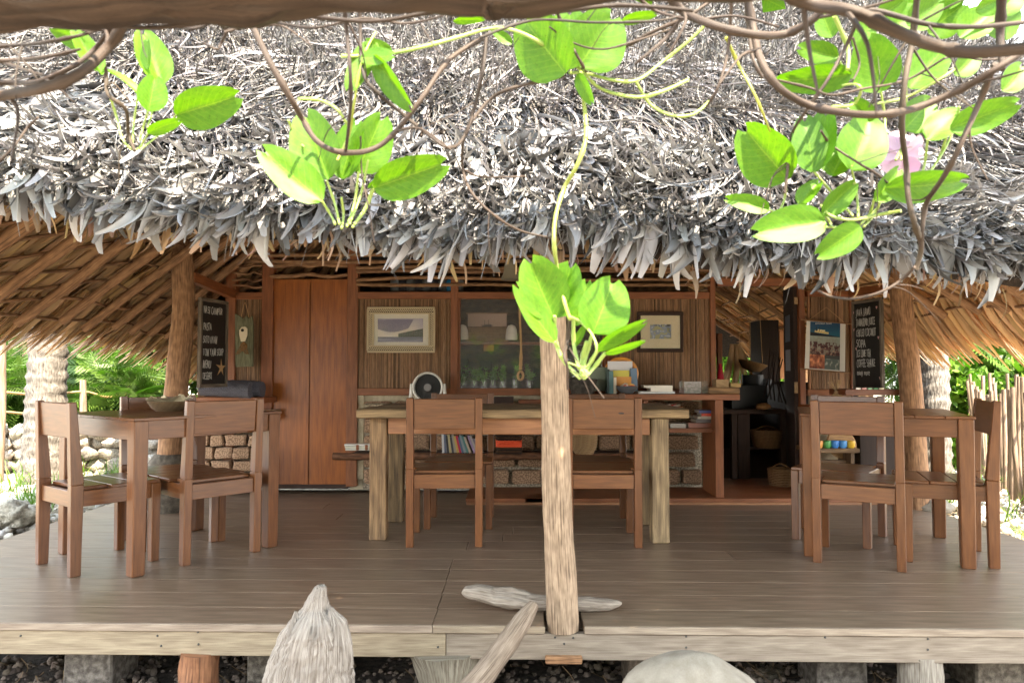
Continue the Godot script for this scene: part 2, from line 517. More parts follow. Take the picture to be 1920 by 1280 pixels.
func roof_front(roof: Node3D) -> void:
	var U := Vector3(0, sin(SLOPE), -cos(SLOPE))
	var N := Vector3(0, cos(SLOPE), sin(SLOPE))
	var base := func(x: float, s: float) -> Vector3:
		return Vector3(x, eave_h(x), -2.9) + U * s + N * (0.035 * noise.get_noise_2d(x * 90.0, s * 90.0))
	var hip := func(s: float) -> float: return 3.8 - s * sin(SLOPE) / 2.6
	# bed: a thick slab
	var b := mb()
	var nx := 60
	var ns := 24
	for side in [0.0, -0.16]:
		for i in nx:
			for j in ns:
				var q := []
				for o in [[0, 0], [1, 0], [1, 1], [0, 1]]:
					var s: float = 5.5 * (j + o[1]) / ns
					var hx: float = hip.call(s)
					q.append(base.call(hx * (2.0 * (i + o[0]) / nx - 1.0), s) + N * side)
				if side == 0.0: b.quad(q[0], q[1], q[2], q[3])
				else: b.quad(q[3], q[2], q[1], q[0])
	for i in nx:
		var p0: Vector3 = base.call(3.8 * (2.0 * i / nx - 1.0), 0.0)
		var p1: Vector3 = base.call(3.8 * (2.0 * (i + 1) / nx - 1.0), 0.0)
		b.quad(p0 - N * 0.16, p1 - N * 0.16, p1, p0)
	partw("thatch_bed", b, M.thatch_bed, roof)
	# hips: the ends slope in
	b = mb()
	for x in [-1.0, 1.0]:
		var q := []
		for s in [0.0, 5.5]:
			var hx: float = hip.call(s)
			q.append(base.call(x * hx, s) - N * 0.02)
		var y0: float = q[0].y - 0.1
		b.quad(q[0], q[1], Vector3(q[1].x, q[1].y, -7.05), Vector3(q[0].x, y0, -11.4))
	partw("hip_thatch", b, M.thatch_bed, roof)
	# shreds
	var broad := []
	var strips := []
	var curls := []
	for k in 8: broad.append(ribbon(0.25, rng.randf_range(0.026, 0.062), rng.randf_range(-1.3, 1.9), rng.randf_range(-0.045, 0.045), rng.randf_range(-1.6, 1.6), 9, rng.randf_range(-1.1, 1.1), rng.randf_range(0.4, 0.97)))
	for k in 8: strips.append(ribbon(0.46, rng.randf_range(0.01, 0.018), rng.randf_range(-1.2, 1.0), rng.randf_range(-0.1, 0.1), rng.randf_range(-1.7, 1.7), 9, 0.5, 0.85))
	for k in 7: curls.append(ribbon(0.15, 0.0085, rng.randf_range(-3.4, 3.0), rng.randf_range(-0.05, 0.05), rng.randf_range(-1.5, 1.5), 7, 0.3, 0.5))
	var put := func(meshes: Array, called: String, count: int, s0: float, s1: float, spread: float, lift: float, lo: float, hi: float, droop: float) -> void:
		var xf := []
		var cols := []
		for k in meshes.size():
			xf.append([]); cols.append([])
		for i in count:
			var x := rng.randf_range(-4.8, 4.8)
			var s := lerpf(s0, s1, rng.randf())
			s += 0.22 * noise.get_noise_2d(x * 35.0, 7.0) * minf(s, 1.0)
			# thinner outside what the eave shows from the front
			if absf(x) > 0.74 * (2.9 + s * 0.74) + 0.5 and rng.randf() < 0.6: continue
			if s < 0.0 or absf(x) > (hip.call(s) as float) + 0.05: continue
			var p: Vector3 = base.call(x, s)
			var dirn := (-U).lerp(Vector3(0, -1, 0.05), droop * clampf(1.0 - s / 0.3, 0.0, 1.0)).normalized()
			var flow := 1.9 * noise.get_noise_2d(x * 45.0 + 300.0, s * 45.0) + 0.8 * noise.get_noise_2d(x * 150.0, s * 150.0 + 90.0)
			var yaw := flow * minf(spread * 2.2, 1.0) + rng.randfn(0.0, spread)
			var nn := (N - dirn * N.dot(dirn)).normalized()
			var y := dirn.rotated(nn, yaw)
			var sx := y.cross(nn)
			var tilt := rng.randf_range(-0.15, lift)
			y = y.rotated(sx, tilt * 1.0)
			var z := sx.cross(y)
			var roll := rng.randfn(0.0, 0.55)
			var bs := Basis(sx, y, z) * Basis(Vector3.UP, roll)
			bs = bs.scaled_local(Vector3(rng.randf_range(0.45, 1.5), rng.randf_range(0.5, 1.35), rng.randf_range(0.7, 1.3)))
			var m := rng.randi() % meshes.size()
			xf[m].append(Transform3D(bs, p + N * rng.randf_range(0.0, 0.05)))
			var g := rng.randf_range(lo, hi)
			if rng.randf() < 0.16: g *= 0.35
			if s < 0.8: cols[m].append(Color(g, g * rng.randf_range(0.98, 1.02), g * rng.randf_range(0.97, 1.08)) * 1.08)
			else: cols[m].append(Color(g, g * rng.randf_range(0.9, 0.98), g * rng.randf_range(0.84, 0.99)))
		for k in meshes.size(): scatter(called, meshes[k], M.grey_thatch, xf[k], cols[k], roof).position = -roof.position
	put.call(broad, "broad_thatch", 12000, 0.03, 0.7, 0.15, 0.16, 0.5, 1.35, 0.62)
	var thin := []
	for k in 5: thin.append(ribbon(0.17, rng.randf_range(0.009, 0.026), rng.randf_range(-1.2, 1.4), rng.randf_range(-0.04, 0.04), rng.randf_range(-1.5, 1.5), 7, 0.5, 0.8))
	put.call(thin, "thatch_fringe", 7500, 0.0, 0.22, 0.32, 0.5, 0.4, 1.2, 0.8)
	put.call(strips, "thatch_strips", 22000, 0.3, 1.9, 0.2, 0.25, 0.2, 1.0, 0.3)
	put.call(curls, "thatch_curls", 84000, 0.95, 5.2, 3.0, 0.6, 0.1, 0.78, 0.2)
	# tan tips that peek out below the eave
	var tips := [ribbon(0.13, 0.04, 0.4, 0.01, 0.5, 5, 0.4, 0.7), ribbon(0.15, 0.012, 0.5, 0.03, 0.9, 6, 0.3, 0.4)]
	for k in 2:
		var xf := []
		var cols := []
		for i in 300:
			var x := rng.randf_range(-4.3, 4.3)
			var p: Vector3 = base.call(x, 0.0) - N * rng.randf_range(0.02, 0.17) - U * rng.randf_range(-0.1, 0.02)
			var bs := Basis(Vector3(0, 0, 1), rng.randfn(0, 0.3)) * Basis(Vector3(0, 1, 0), rng.randf_range(-1.2, 1.2)) * Basis(Vector3(1, 0, 0), PI + rng.randf_range(-0.3, 0.4))
			xf.append(Transform3D(bs.scaled_local(Vector3.ONE * rng.randf_range(0.5, 1.0)), p))
			var g := rng.randf_range(0.35, 0.8)
			cols.append(Color(g, g * rng.randf_range(0.9, 1.15), g * rng.randf_range(0.8, 1.6)))
		scatter("thatch_tips", tips[k], M.tan_thatch, xf, cols, roof).position = -roof.position

func along(poly: Array, t: float) -> Vector3:
	var f := clampf(t, 0.0, 1.0) * (poly.size() - 1)
	var i := mini(int(f), poly.size() - 2)
	return (poly[i] as Vector3).lerp(poly[i + 1], f - i)

func skirt(roof: Node3D, inner: Array, eave: Array, steps: int, per_row: int, rafters: Array, droop: float, low: Array, pale := 1.0) -> void:
	var S := func(t: float, u: float) -> Vector3:
		return along(inner, t).lerp(along(eave, t), u)
	var down := func(t: float, u: float) -> Vector3:
		var a: Vector3 = S.call(t + 0.01, u) - S.call(t - 0.01, u)
		var d: Vector3 = (along(eave, t) - along(inner, t)).normalized()
		var nn := a.cross(d).normalized()
		return -nn if nn.y > 0 else nn
	var b := mb()
	for side in 2:
		for i in steps:
			for j in 8:
				var q := []
				for o in [[0, 0], [1, 0], [1, 1], [0, 1]]:
					q.append(S.call(float(i + o[0]) / steps, float(j + o[1]) / 8) + Vector3(0, 0.05 + 0.12 * side, 0))
				if side == 0: b.quad(q[3], q[2], q[1], q[0])
				else: b.quad(q[0], q[1], q[2], q[3])
	partw("thatch_bed", b, M.thatch_under, roof)
	var blades := [ribbon(0.85, 0.05, -0.25, 0.02, 0.4, 6, 0.5, 0.75), ribbon(0.8, 0.04, -0.4, -0.03, -0.5, 6, -0.5, 0.8), ribbon(0.95, 0.06, -0.15, 0.015, 0.2, 6, 0.6, 0.85)]
	var xf := [[], [], []]
	var cols := [[], [], []]
	var us := [0.2, 0.36, 0.5, 0.62, 0.73, 0.83]
	for u in us:
		for i in per_row * (2 if u > 0.8 else 1):
			var t := rng.randf()
			var d: Vector3 = (along(eave, t) - along(inner, t)).normalized()
			var nn: Vector3 = down.call(t, u)
			var last: bool = u > 0.8
			if last: d = (d + Vector3(0, -droop, 0)).normalized()
			nn = (nn - d * nn.dot(d)).normalized()
			var y := d.rotated(nn, rng.randfn(0.0, 0.055))
			y = y.rotated(y.cross(nn), rng.randf_range(-0.01, 0.05))
			var sx := y.cross(nn).normalized()
			var z := sx.cross(y)
			var bs := Basis(sx, y, z) * Basis(Vector3.UP, rng.randfn(0.0, 0.35))
			bs = bs.scaled_local(Vector3(rng.randf_range(0.7, 1.3), rng.randf_range(0.6, 0.95) * (0.72 if last else 1.0), 1.0))
			var m := rng.randi() % 3
			var lift := rng.randf_range(-0.03, 0.02)
			xf[m].append(Transform3D(bs, S.call(t, u + rng.randf_range(-0.02, 0.02)) + nn * lift))
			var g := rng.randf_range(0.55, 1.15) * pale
			cols[m].append(Color(g, g * rng.randf_range(0.9, 1.0), g * rng.randf_range(0.78, 1.0)))
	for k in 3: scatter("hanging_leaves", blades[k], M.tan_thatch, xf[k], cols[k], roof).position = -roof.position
	for r in rafters:
		var pts := []
		for k in 5:
			var u := lerpf(0.25, r[1], k / 4.0)
			var p: Vector3 = S.call(r[0] + rng.randf_range(-0.004, 0.004), u)
			pts.append(p + down.call(r[0], u) * 0.12)
		var tb := mb(grey(1.0, 1.4))
		var sp := smooth_pts(pts, 3)
		tb.tube(sp, radii(sp.size(), 0.042, 0.03), 8, 0.12, noise)
		partw("rafter", tb, M.pole_wood, roof)
	for u in [0.3, 0.45, 0.58, 0.68] + low:
		var pts := []
		for k in 15:
			var t := k / 14.0
			pts.append(S.call(t, u + 0.012 * sin(k * 2.1 + u * 20.0)) + down.call(t, u) * 0.075)
		var tb := mb(grey(0.7, 1.1))
		var sp := smooth_pts(pts, 3)
		tb.tube(sp, radii(sp.size(), 0.011, 0.01), 6, 0.2, noise)
		partw("batten", tb, M.pole_wood, roof)

func build_roof() -> void:
	var roof := thing("thatched_roof", "grey weathered palm leaf thatched roof over the open wooden veranda", "roof", Vector3(0, 1.5, -6))
	roof_front(roof)
	# rear slope and gable ends, closed
	var b := mb()
	var top := Vector3(0, 1.495, -2.9) + Vector3(0, sin(SLOPE), -cos(SLOPE)) * 5.5
	var zb := -11.4
	b.quad(Vector3(-3.2, top.y + 0.2, top.z), Vector3(3.2, top.y - 0.1, top.z), Vector3(3.2, top.y - 0.1, -7.05), Vector3(-3.2, top.y + 0.2, -7.05))
	b.quad(Vector3(-3.2, top.y + 0.2, -7.0), Vector3(3.2, top.y - 0.1, -7.0), Vector3(4.4, 1.2, zb), Vector3(-4.4, 1.6, zb))
	partw("rear_thatch", b, M.thatch_bed, roof)
	# sides: leaf undersides with rafters and battens
	var li := [Vector3(-2.73, 1.8, -3.4), Vector3(-2.04, 2.35, -4.2), Vector3(-1.2, 3.0, -5.1), Vector3(-1.2, 3.0, -6.0), Vector3(-1.2, 3.0, -6.3), Vector3(-1.15, 2.9, -6.5), Vector3(-1.1, 2.8, -6.6), Vector3(-1.0, 2.8, -6.6)]
	var le := [Vector3(-3.37, 1.30, -3.3), Vector3(-3.37, 1.30, -4.2), Vector3(-3.37, 1.30, -5.1), Vector3(-3.36, 1.29, -6.0), Vector3(-3.3, 1.24, -6.6), Vector3(-3.1, 1.1, -7.15), Vector3(-2.85, 1.02, -7.5), Vector3(-2.6, 1.0, -7.7)]
	skirt(roof, li, le, 28, 520, [[0.02, 0.9], [0.09, 0.89], [0.157, 0.9], [0.225, 0.91], [0.286, 0.9], [0.34, 0.92], [0.39, 0.9], [0.435, 0.91], [0.5, 0.9], [0.56, 0.9], [0.63, 0.88], [0.71, 0.88], [0.8, 0.88], [0.9, 0.88]], 0.25, [0.765, 0.83, 0.9], 0.9)
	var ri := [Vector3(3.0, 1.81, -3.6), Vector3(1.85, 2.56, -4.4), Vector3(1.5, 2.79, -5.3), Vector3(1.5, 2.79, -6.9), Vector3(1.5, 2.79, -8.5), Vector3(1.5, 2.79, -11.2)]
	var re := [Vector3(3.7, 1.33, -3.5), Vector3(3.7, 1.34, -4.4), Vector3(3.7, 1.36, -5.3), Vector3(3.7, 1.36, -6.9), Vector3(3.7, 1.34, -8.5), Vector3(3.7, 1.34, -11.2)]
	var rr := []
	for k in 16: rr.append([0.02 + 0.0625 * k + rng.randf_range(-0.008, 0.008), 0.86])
	skirt(roof, ri, re, 26, 620, rr, 0.9, [0.72, 0.8, 0.86], 1.35)  # right blades tinted paler to paint in light bounced off the ground

# ---------------------------------------------------------------- setting
func blob(radius: Vector3, amp: float, seg: int, seedv: float, tint := Color(1, 1, 1), squash := 1.0) -> MB:
	var b := MB.new()
	b.tint = tint
	var rings := []
	var rows := maxi(seg * 2 / 3, 4)
	for j in range(0, rows + 1):
		var a := -PI / 2 + PI * clampf(float(j) / rows, 0.02, 0.98)
		var r := PackedVector3Array()
		for i in seg:
			var t := -TAU * i / seg
			var d := Vector3(cos(a) * cos(t), sin(a), cos(a) * sin(t))
			var k := 1.0 + amp * noise.get_noise_3dv(d * 70.0 + Vector3(seedv, seedv * 2.0, 0) * 37.0)
			r.append(d * radius * k)
		rings.append(r)
	b.loft(rings, true, true)
	return b

func blocky(size: Vector3, jit: float) -> MB:      # a rough brick or stone: a box of 3 x 3 x 3 points pushed about
	var b := MB.new()
	var rings := []
	var prof := [[-0.5, 0.86], [-0.42, 1.0], [0.42, 1.0], [0.5, 0.86]]
	for q in prof:
		var r := PackedVector3Array()
		for s in [[0.5, -0.4], [0.5, 0.4], [0.42, 0.5], [-0.42, 0.5], [-0.5, 0.4], [-0.5, -0.4], [-0.42, -0.5], [0.42, -0.5]]:
			r.append(Vector3(q[0] * size.x, s[0] * size.y * q[1], s[1] * size.z * q[1]) + Vector3(rng.randf_range(-jit, jit), rng.randf_range(-jit, jit), rng.randf_range(-jit, jit)))
		rings.append(r)
	b.loft(rings, false, true)
	return b

func ground_h(x: float, z: float) -> float:
	var h := -0.42
	var out := maxf(absf(x) - 3.2, 0.0)
	if z < -2.4 and out > 0.0: h = lerpf(-0.42, -0.1, clampf(out * 2.0, 0.0, 1.0) * clampf((-z - 2.4) * 0.7, 0.0, 1.0))
	if z < -9.5: h = lerpf(h, 0.1, clampf((-z - 9.5) * 0.3, 0.0, 1.0))
	return h + 0.02 * noise.get_noise_2d(x * 120.0, z * 120.0)

func build_ground() -> void:
	var b := mb()
	var n := 90
	for i in n:
		for j in n:
			var q := []
			for o in [[0, 1], [1, 1], [1, 0], [0, 0]]:
				var x: float = -13.5 + 27.0 * (i + o[0]) / n
				var z: float = -21.0 + 27.0 * (j + o[1]) / n
				q.append(Vector3(x, ground_h(x, z), z))
			var tints := []
			var i0 := b.v.size()
			b.quad(q[0], q[1], q[2], q[3])
	for e in [[-60, -13.5, -60, 60], [13.5, 60, -60, 60], [-13.5, 13.5, -60, -21], [-13.5, 13.5, 6, 60]]:
		b.quad(Vector3(e[0], -0.44, e[3]), Vector3(e[1], -0.44, e[3]), Vector3(e[1], -0.44, e[2]), Vector3(e[0], -0.44, e[2]))
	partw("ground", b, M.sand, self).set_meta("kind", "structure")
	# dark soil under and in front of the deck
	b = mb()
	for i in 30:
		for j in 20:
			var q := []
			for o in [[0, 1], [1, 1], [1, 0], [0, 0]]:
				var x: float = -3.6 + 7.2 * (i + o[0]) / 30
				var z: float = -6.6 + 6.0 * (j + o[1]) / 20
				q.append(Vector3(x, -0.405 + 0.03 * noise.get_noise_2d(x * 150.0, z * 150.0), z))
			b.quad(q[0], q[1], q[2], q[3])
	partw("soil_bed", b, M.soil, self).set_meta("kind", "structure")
	var grit := []
	for k in 3: grit.append(blob(Vector3(0.02, 0.014, 0.017), 0.5, 7, k * 3.1).mesh())
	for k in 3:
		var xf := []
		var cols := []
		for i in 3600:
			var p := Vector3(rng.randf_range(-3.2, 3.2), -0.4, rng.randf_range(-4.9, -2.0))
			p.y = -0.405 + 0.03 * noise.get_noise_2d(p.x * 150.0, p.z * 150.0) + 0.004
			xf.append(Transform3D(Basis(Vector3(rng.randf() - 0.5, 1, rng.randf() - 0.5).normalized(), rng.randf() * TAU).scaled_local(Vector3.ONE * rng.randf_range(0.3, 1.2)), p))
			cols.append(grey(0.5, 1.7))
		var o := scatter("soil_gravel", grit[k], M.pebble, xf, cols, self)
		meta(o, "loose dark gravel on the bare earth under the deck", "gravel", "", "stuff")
	var twig := ribbon(0.12, 0.006, 0.8, 0.02, 0.5, 5, 0.3, 0.5)
	var xt := []
	var ct := []
	for i in 700:
		var p := Vector3(rng.randf_range(-3.2, 3.2), -0.395, rng.randf_range(-4.6, -2.2))
		xt.append(Transform3D(Basis(Vector3.UP, rng.randf() * TAU) * Basis(Vector3.RIGHT, -PI / 2) * Basis(Vector3.BACK, rng.randf() - 0.5), p))
		ct.append(grey(0.3, 0.8))
	meta(scatter("dry_litter", twig, M.straw, xt, ct, self), "dry straw and leaf litter on the soil below the deck", "leaf litter", "", "stuff")
	for side: int in [-1, 1]:
		for k in 3:
			var xf := []
			var cols := []
			for i in 1500:
				var x: float = side * (3.2 + pow(rng.randf(), 1.6) * 3.4)
				var z := rng.randf_range(-9.3, -3.4)
				xf.append(Transform3D(Basis(Vector3(rng.randf() - 0.5, 1, rng.randf() - 0.5).normalized(), rng.randf() * TAU).scaled_local(Vector3.ONE * rng.randf_range(0.6, 2.4)), Vector3(x, ground_h(x, z) + 0.01, z)))
				cols.append(grey(0.5, 1.15))
			meta(scatter("pale_pebbles", grit[k], M.pale_pebble, xf, cols, self), "pale coral pebbles beside the %s edge of the deck" % ("left" if side < 0 else "right"), "pebbles", "", "stuff")

func bush(called: String, label: String, at: Vector3, size: Vector3, count: int, leaf: Mesh, lo: Color, hi: Color, group := "", cat := "bush") -> void:
	var o := thing(called, label, cat, at, 0.0, group)
	var xf := []
	var cols := []
	var lobes := []
	for k in 9: lobes.append([Vector3(rng.randf_range(-0.7, 0.7), rng.randf_range(0.15, 0.95), rng.randf_range(-0.7, 0.7)) * size, rng.randf_range(0.25, 0.5)])
	for i in count:
		var lb: Array = lobes[rng.randi() % 9]
		var d := Vector3(rng.randfn(), rng.randfn(), rng.randfn()).normalized()
		var p: Vector3 = lb[0] + d * size * lb[1] * pow(rng.randf(), 0.4)
		if p.y < 0.03: p.y = rng.randf() * 0.3
		var y := (d + Vector3(rng.randfn(), rng.randfn() * 0.6 - 0.2, rng.randfn()) * 0.7).normalized()
		var sx := y.cross(Vector3.UP + Vector3(0.01, 0, 0.02)).normalized()
		var bs := Basis(sx, y, sx.cross(y)) * Basis(Vector3.UP, rng.randfn(0, 0.6))
		xf.append(Transform3D(bs.scaled_local(Vector3.ONE * rng.randf_range(0.6, 1.4)), p))
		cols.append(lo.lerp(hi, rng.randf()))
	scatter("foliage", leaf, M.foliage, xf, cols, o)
	var st := mb()
	for k in 4:
		var e: Vector3 = lobes[k][0]
		var sp := smooth_pts([Vector3(0.02 * k, -0.1, 0), e * 0.5 + Vector3(0.05, 0, 0), e], 3)
		st.tube(sp, radii(sp.size(), 0.03, 0.008), 6)
	part("stem", st, M.vine_bark, o)

func spray(pairs: int, length: float, lw: float) -> ArrayMesh:   # a feathery frond
	var b := MB.new()
	for k in pairs:
		var t := float(k + 1) / pairs
		for s: float in [-1.0, 1.0]:
			var l := length * 0.42 * sin(PI * (0.15 + 0.8 * t))
			var a := Vector3(0, t * length, -0.12 * t * t * length)
			var d := Vector3(s, 0.6, -0.25).normalized() * l
			var w := Vector3(0, lw, 0.003)
			b.quad(a, a + d * 0.5 - w, a + d, a + d * 0.5 + w)
	b.quad(Vector3(-0.003, 0, 0), Vector3(0.003, 0, 0), Vector3(0.002, length, -0.12 * length), Vector3(-0.002, length, -0.12 * length))
	return b.mesh()

func palm_tree(label: String, base: Vector3, r: float, flare: float, lean: Vector3, height: float) -> void:
	var o := thing("palm_tree", label, "palm tree", base)
	var b := mb()
	var rings := []
	var rows := int(height * 24)
	var sd := rng.randf() * 50.0
	for j in rows + 1:
		var y := height * j / rows
		var rr := r * (1.0 + flare * exp(-y * 2.6)) * (1.0 - 0.25 * y / height)
		rr *= 1.0 + (0.075 if j % 3 == 0 else -0.02)
		var ring := PackedVector3Array()
		for i in 20:
			var a := -TAU * i / 20
			var k := 1.0 + 0.06 * noise.get_noise_2d(i * 30.0, y * 220.0 + sd)
			ring.append(Vector3(cos(a) * rr * k, y - 0.15 + 0.012 * noise.get_noise_2d(i * 25.0 + sd, y * 40.0), sin(a) * rr * k) + lean * y * y / height)
		rings.append(ring)
	b.loft(rings, true, true)
	part("trunk", b, M.palm_bark, o)
	var topp := Vector3(0, height - 0.2, 0) + lean * height
	for k in 9:
		var f := MB.new()
		f.tint = Color(1.1, 1.15, 1).lerp(Color(0.7, 0.8, 0.7), rng.randf())
		var az := TAU * k / 9.0 + rng.randf() * 0.3
		var dirn := Vector3(cos(az), 0, sin(az))
		var sd2 := Vector3(-dirn.z, 0, dirn.x)
		var el := rng.randf_range(0.1, 0.9)
		for q in 26:
			var t := q / 26.0
			var p := topp + dirn * 2.4 * t + Vector3(0, (el * t - 1.5 * t * t) * 1.6, 0)
			for s: float in [-1.0, 1.0]:
				var l := 0.62 * sin(PI * (0.12 + 0.85 * t))
				var d := (sd2 * s + dirn * 0.5 + Vector3(0, -0.45, 0)).normalized() * l
				f.quad(p, p + d * 0.5 + dirn * 0.02, p + d, p + d * 0.5 - dirn * 0.02)
		part("frond", f, M.foliage, o)

func build_outside() -> void:
	# left: coral rubble wall
	var w := thing("rubble_wall", "low dry wall of pale coral rubble behind the left palm trunk", "stone wall", Vector3(-5.0, -0.12, -8.1))
	var core := mb()
	core.box(Vector3(0, 0.27, -0.12), Vector3(3.7, 0.5, 0.2), 0.02)
	part("core", core, M.mortar, w)
	for row in 5:
		var x := -1.9 + rng.randf() * 0.1
		while x < 1.9:
			var sx := rng.randf_range(0.12, 0.25)
			var s := blob(Vector3(sx * 0.54, rng.randf_range(0.065, 0.085), rng.randf_range(0.07, 0.12)), 0.5, 10, rng.randf() * 20.0, grey(0.55, 1.2))
			var q := part("stone", s, M.coral_stone, w)
			q.position = Vector3(x + sx * 0.5, 0.03 + row * 0.118 + rng.randf_range(-0.015, 0.015), rng.randf_range(-0.02, 0.04))
			q.rotation.y = rng.randf_range(-0.3, 0.3)
			x += sx
	for q in [[25, 962, 0.17, "white chunky stone at the far left on the pebbles"], [75, 955, 0.13, "small pale stone next to the chunky stone on the pebbles"], [140, 958, 0.19, "grey pitted rock seen between the left chair's legs"], [188, 950, 0.15, "dark grey rock at the corner of the deck beside the left chair"]]:
		var p := P(q[0], q[1], 5.6)
		var at := Vector3(p.x, ground_h(p.x, p.z), p.z)
		var r: float = q[2]
		var s := blob(Vector3(r, r * 0.62, r * 0.8), 0.55, 22, r * 71.0, grey(0.7, 1.05))
		var o := part("edge_rock", s, M.coral_stone, self)
		o.position = at + Vector3(0, r * 0.3, 0)
		meta(o, q[3], "rock", "rocks along the left edge of the deck")
	palm_tree("thick ringed palm trunk in the sun behind the left chair", Vector3(-4.74, -0.12, -7.6), 0.18, 0.55, Vector3(0.02, 0, -0.03), 8.5)
	palm_tree("cracked grey palm trunk behind the right corner post", Vector3(4.12, -0.12, -7.3), 0.14, 0.12, Vector3(0.01, 0, -0.02), 8.5)
	# rope fence
	var fposts := [[3, 640, 920, 7.6], [108, 715, 760, 10.5], [155, 712, 790, 8.9], [240, 705, 770, 9.6]]
	for k in fposts.size():
		var f: Array = fposts[k]
		var top := P(f[0], f[1], f[3])
		var b := mb(grey(0.9, 1.2))
		var bot := Vector3(top.x, ground_h(top.x, top.z) - 0.1, top.z)
		var sp := smooth_pts([bot, bot.lerp(top, 0.5) + Vector3(0.015, 0, 0), top], 3)
		b.tube(sp, radii(sp.size(), 0.045, 0.036), 8, 0.1, noise)
		solo("fence_post", b, M.stick_wood, ["weathered fence post at the left edge of the picture", "thin far fence post left of the palm trunk", "pale fence post just right of the left palm trunk", "far fence post under the hanging thatch tips"][k], "fence post", bot, "posts of the rope fence")
	for h in [[735, 748], [772, 788]]:
		var b := mb()
		var sp := smooth_pts([P(-60, h[0] + 4, 7.6), P(3, h[0], 7.6), P(80, h[0] + 6, 8.3), P(155, h[1] - 14, 8.9), P(200, h[1] - 4, 9.2), P(240, h[1] - 10, 9.6), P(330, h[1] - 16, 10.2)], 5)
		b.tube(sp, radii(sp.size(), 0.012, 0.012), 6)
		solo("fence_rope", b, M.rope, "upper rope strung between the left fence posts" if h[0] < 750 else "lower rope strung between the left fence posts", "rope", sp[0], "ropes of the rope fence")
	# foliage
	var lf := MB.new()
	for k in 5:
		var a := k * 1.26
		var d := Vector3(cos(a) * 0.6, 0.6, sin(a) * 0.6)
		var s := Vector3(-sin(a), 0, cos(a)) * 0.028
		lf.quad(Vector3.ZERO, d * 0.07 - s, d * 0.15, d * 0.07 + s)
	var broad := lf.mesh()
	var fern := spray(11, 0.42, 0.014)
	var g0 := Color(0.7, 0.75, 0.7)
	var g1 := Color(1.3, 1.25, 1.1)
	bush("shrub", "dark glossy leafy shrub filling the far left background", Vector3(-7.4, 0.0, -11.2), Vector3(1.5, 2.6, 1.0), 6500, broad, g0 * 0.8, g1, "shrubs behind the rope fence")
	bush("shrub", "leafy shrub between the palm trunk and hanging thatch", Vector3(-5.6, 0.0, -11.6), Vector3(1.2, 2.3, 0.9), 5200, broad, g0 * 0.8, g1, "shrubs behind the rope fence")
	bush("fern", "bright feathery fern right of the left palm trunk", Vector3(-5.1, 0.1, -9.9), Vector3(0.8, 1.0, 0.5), 700, fern, g0, g1 * 1.2, "ferns behind the rope fence", "fern")
	bush("fern", "bright feathery fern left of the left palm trunk", Vector3(-6.6, 0.1, -9.6), Vector3(0.8, 0.85, 0.5), 620, fern, g0, g1 * 1.2, "ferns behind the rope fence", "fern")
	bush("shrub", "shrub behind the hut seen under the thatch tips", Vector3(-3.6, 0.0, -11.8), Vector3(1.3, 1.7, 0.8), 4200, broad, g0, g1, "shrubs behind the rope fence")
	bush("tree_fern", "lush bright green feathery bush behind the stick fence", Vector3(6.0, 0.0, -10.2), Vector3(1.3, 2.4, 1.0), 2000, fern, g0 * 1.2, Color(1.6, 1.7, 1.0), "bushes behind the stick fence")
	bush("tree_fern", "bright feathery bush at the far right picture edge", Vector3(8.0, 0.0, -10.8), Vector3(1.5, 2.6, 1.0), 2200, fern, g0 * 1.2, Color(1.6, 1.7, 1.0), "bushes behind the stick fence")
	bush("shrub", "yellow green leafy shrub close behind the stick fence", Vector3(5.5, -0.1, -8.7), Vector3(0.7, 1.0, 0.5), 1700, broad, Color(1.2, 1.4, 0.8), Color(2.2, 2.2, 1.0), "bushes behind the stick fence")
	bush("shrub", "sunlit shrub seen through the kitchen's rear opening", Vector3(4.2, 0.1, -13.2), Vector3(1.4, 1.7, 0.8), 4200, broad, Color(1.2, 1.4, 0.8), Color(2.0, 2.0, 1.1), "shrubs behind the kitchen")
	bush("shrub", "large dark shrub far behind the stick fence", Vector3(9.5, 0.0, -14.0), Vector3(2.6, 3.6, 1.2), 6000, broad, g0, g1, "shrubs in the far right background")
	bush("shrub", "tall dark shrub at the very back left", Vector3(-9.5, 0.0, -14.0), Vector3(2.6, 4.2, 1.4), 6500, broad, g0 * 0.7, g1, "shrubs in the far left background")
	# the garden at the camera's back, which the window glass mirrors
	bush("shrub", "garden shrub behind the viewpoint, mirrored in the window", Vector3(-3.0, -0.3, 5.5), Vector3(2.2, 3.2, 0.8), 7000, broad, g0, g1, "garden shrubs behind the viewpoint")
	bush("shrub", "garden shrub at the viewpoint's back, right of the path", Vector3(3.2, -0.3, 5.8), Vector3(2.2, 3.3, 0.8), 7000, broad, g0, g1, "garden shrubs behind the viewpoint")
	bush("shrub", "tall garden shrub straight behind the viewpoint", Vector3(0.2, -0.4, 6.4), Vector3(1.9, 3.0, 0.8), 6500, broad, g0, g1, "garden shrubs behind the viewpoint")
	bush("shrub", "garden shrub behind the viewpoint, left of the tall one", Vector3(-1.4, -0.4, 7.2), Vector3(2.0, 3.2, 0.8), 6500, broad, g0, g1, "garden shrubs behind the viewpoint")
	# grass tufts among the stones
	var blade := ribbon(0.3, 0.012, 1.0, 0.03, 0.3, 5, 0.3, 0.9)
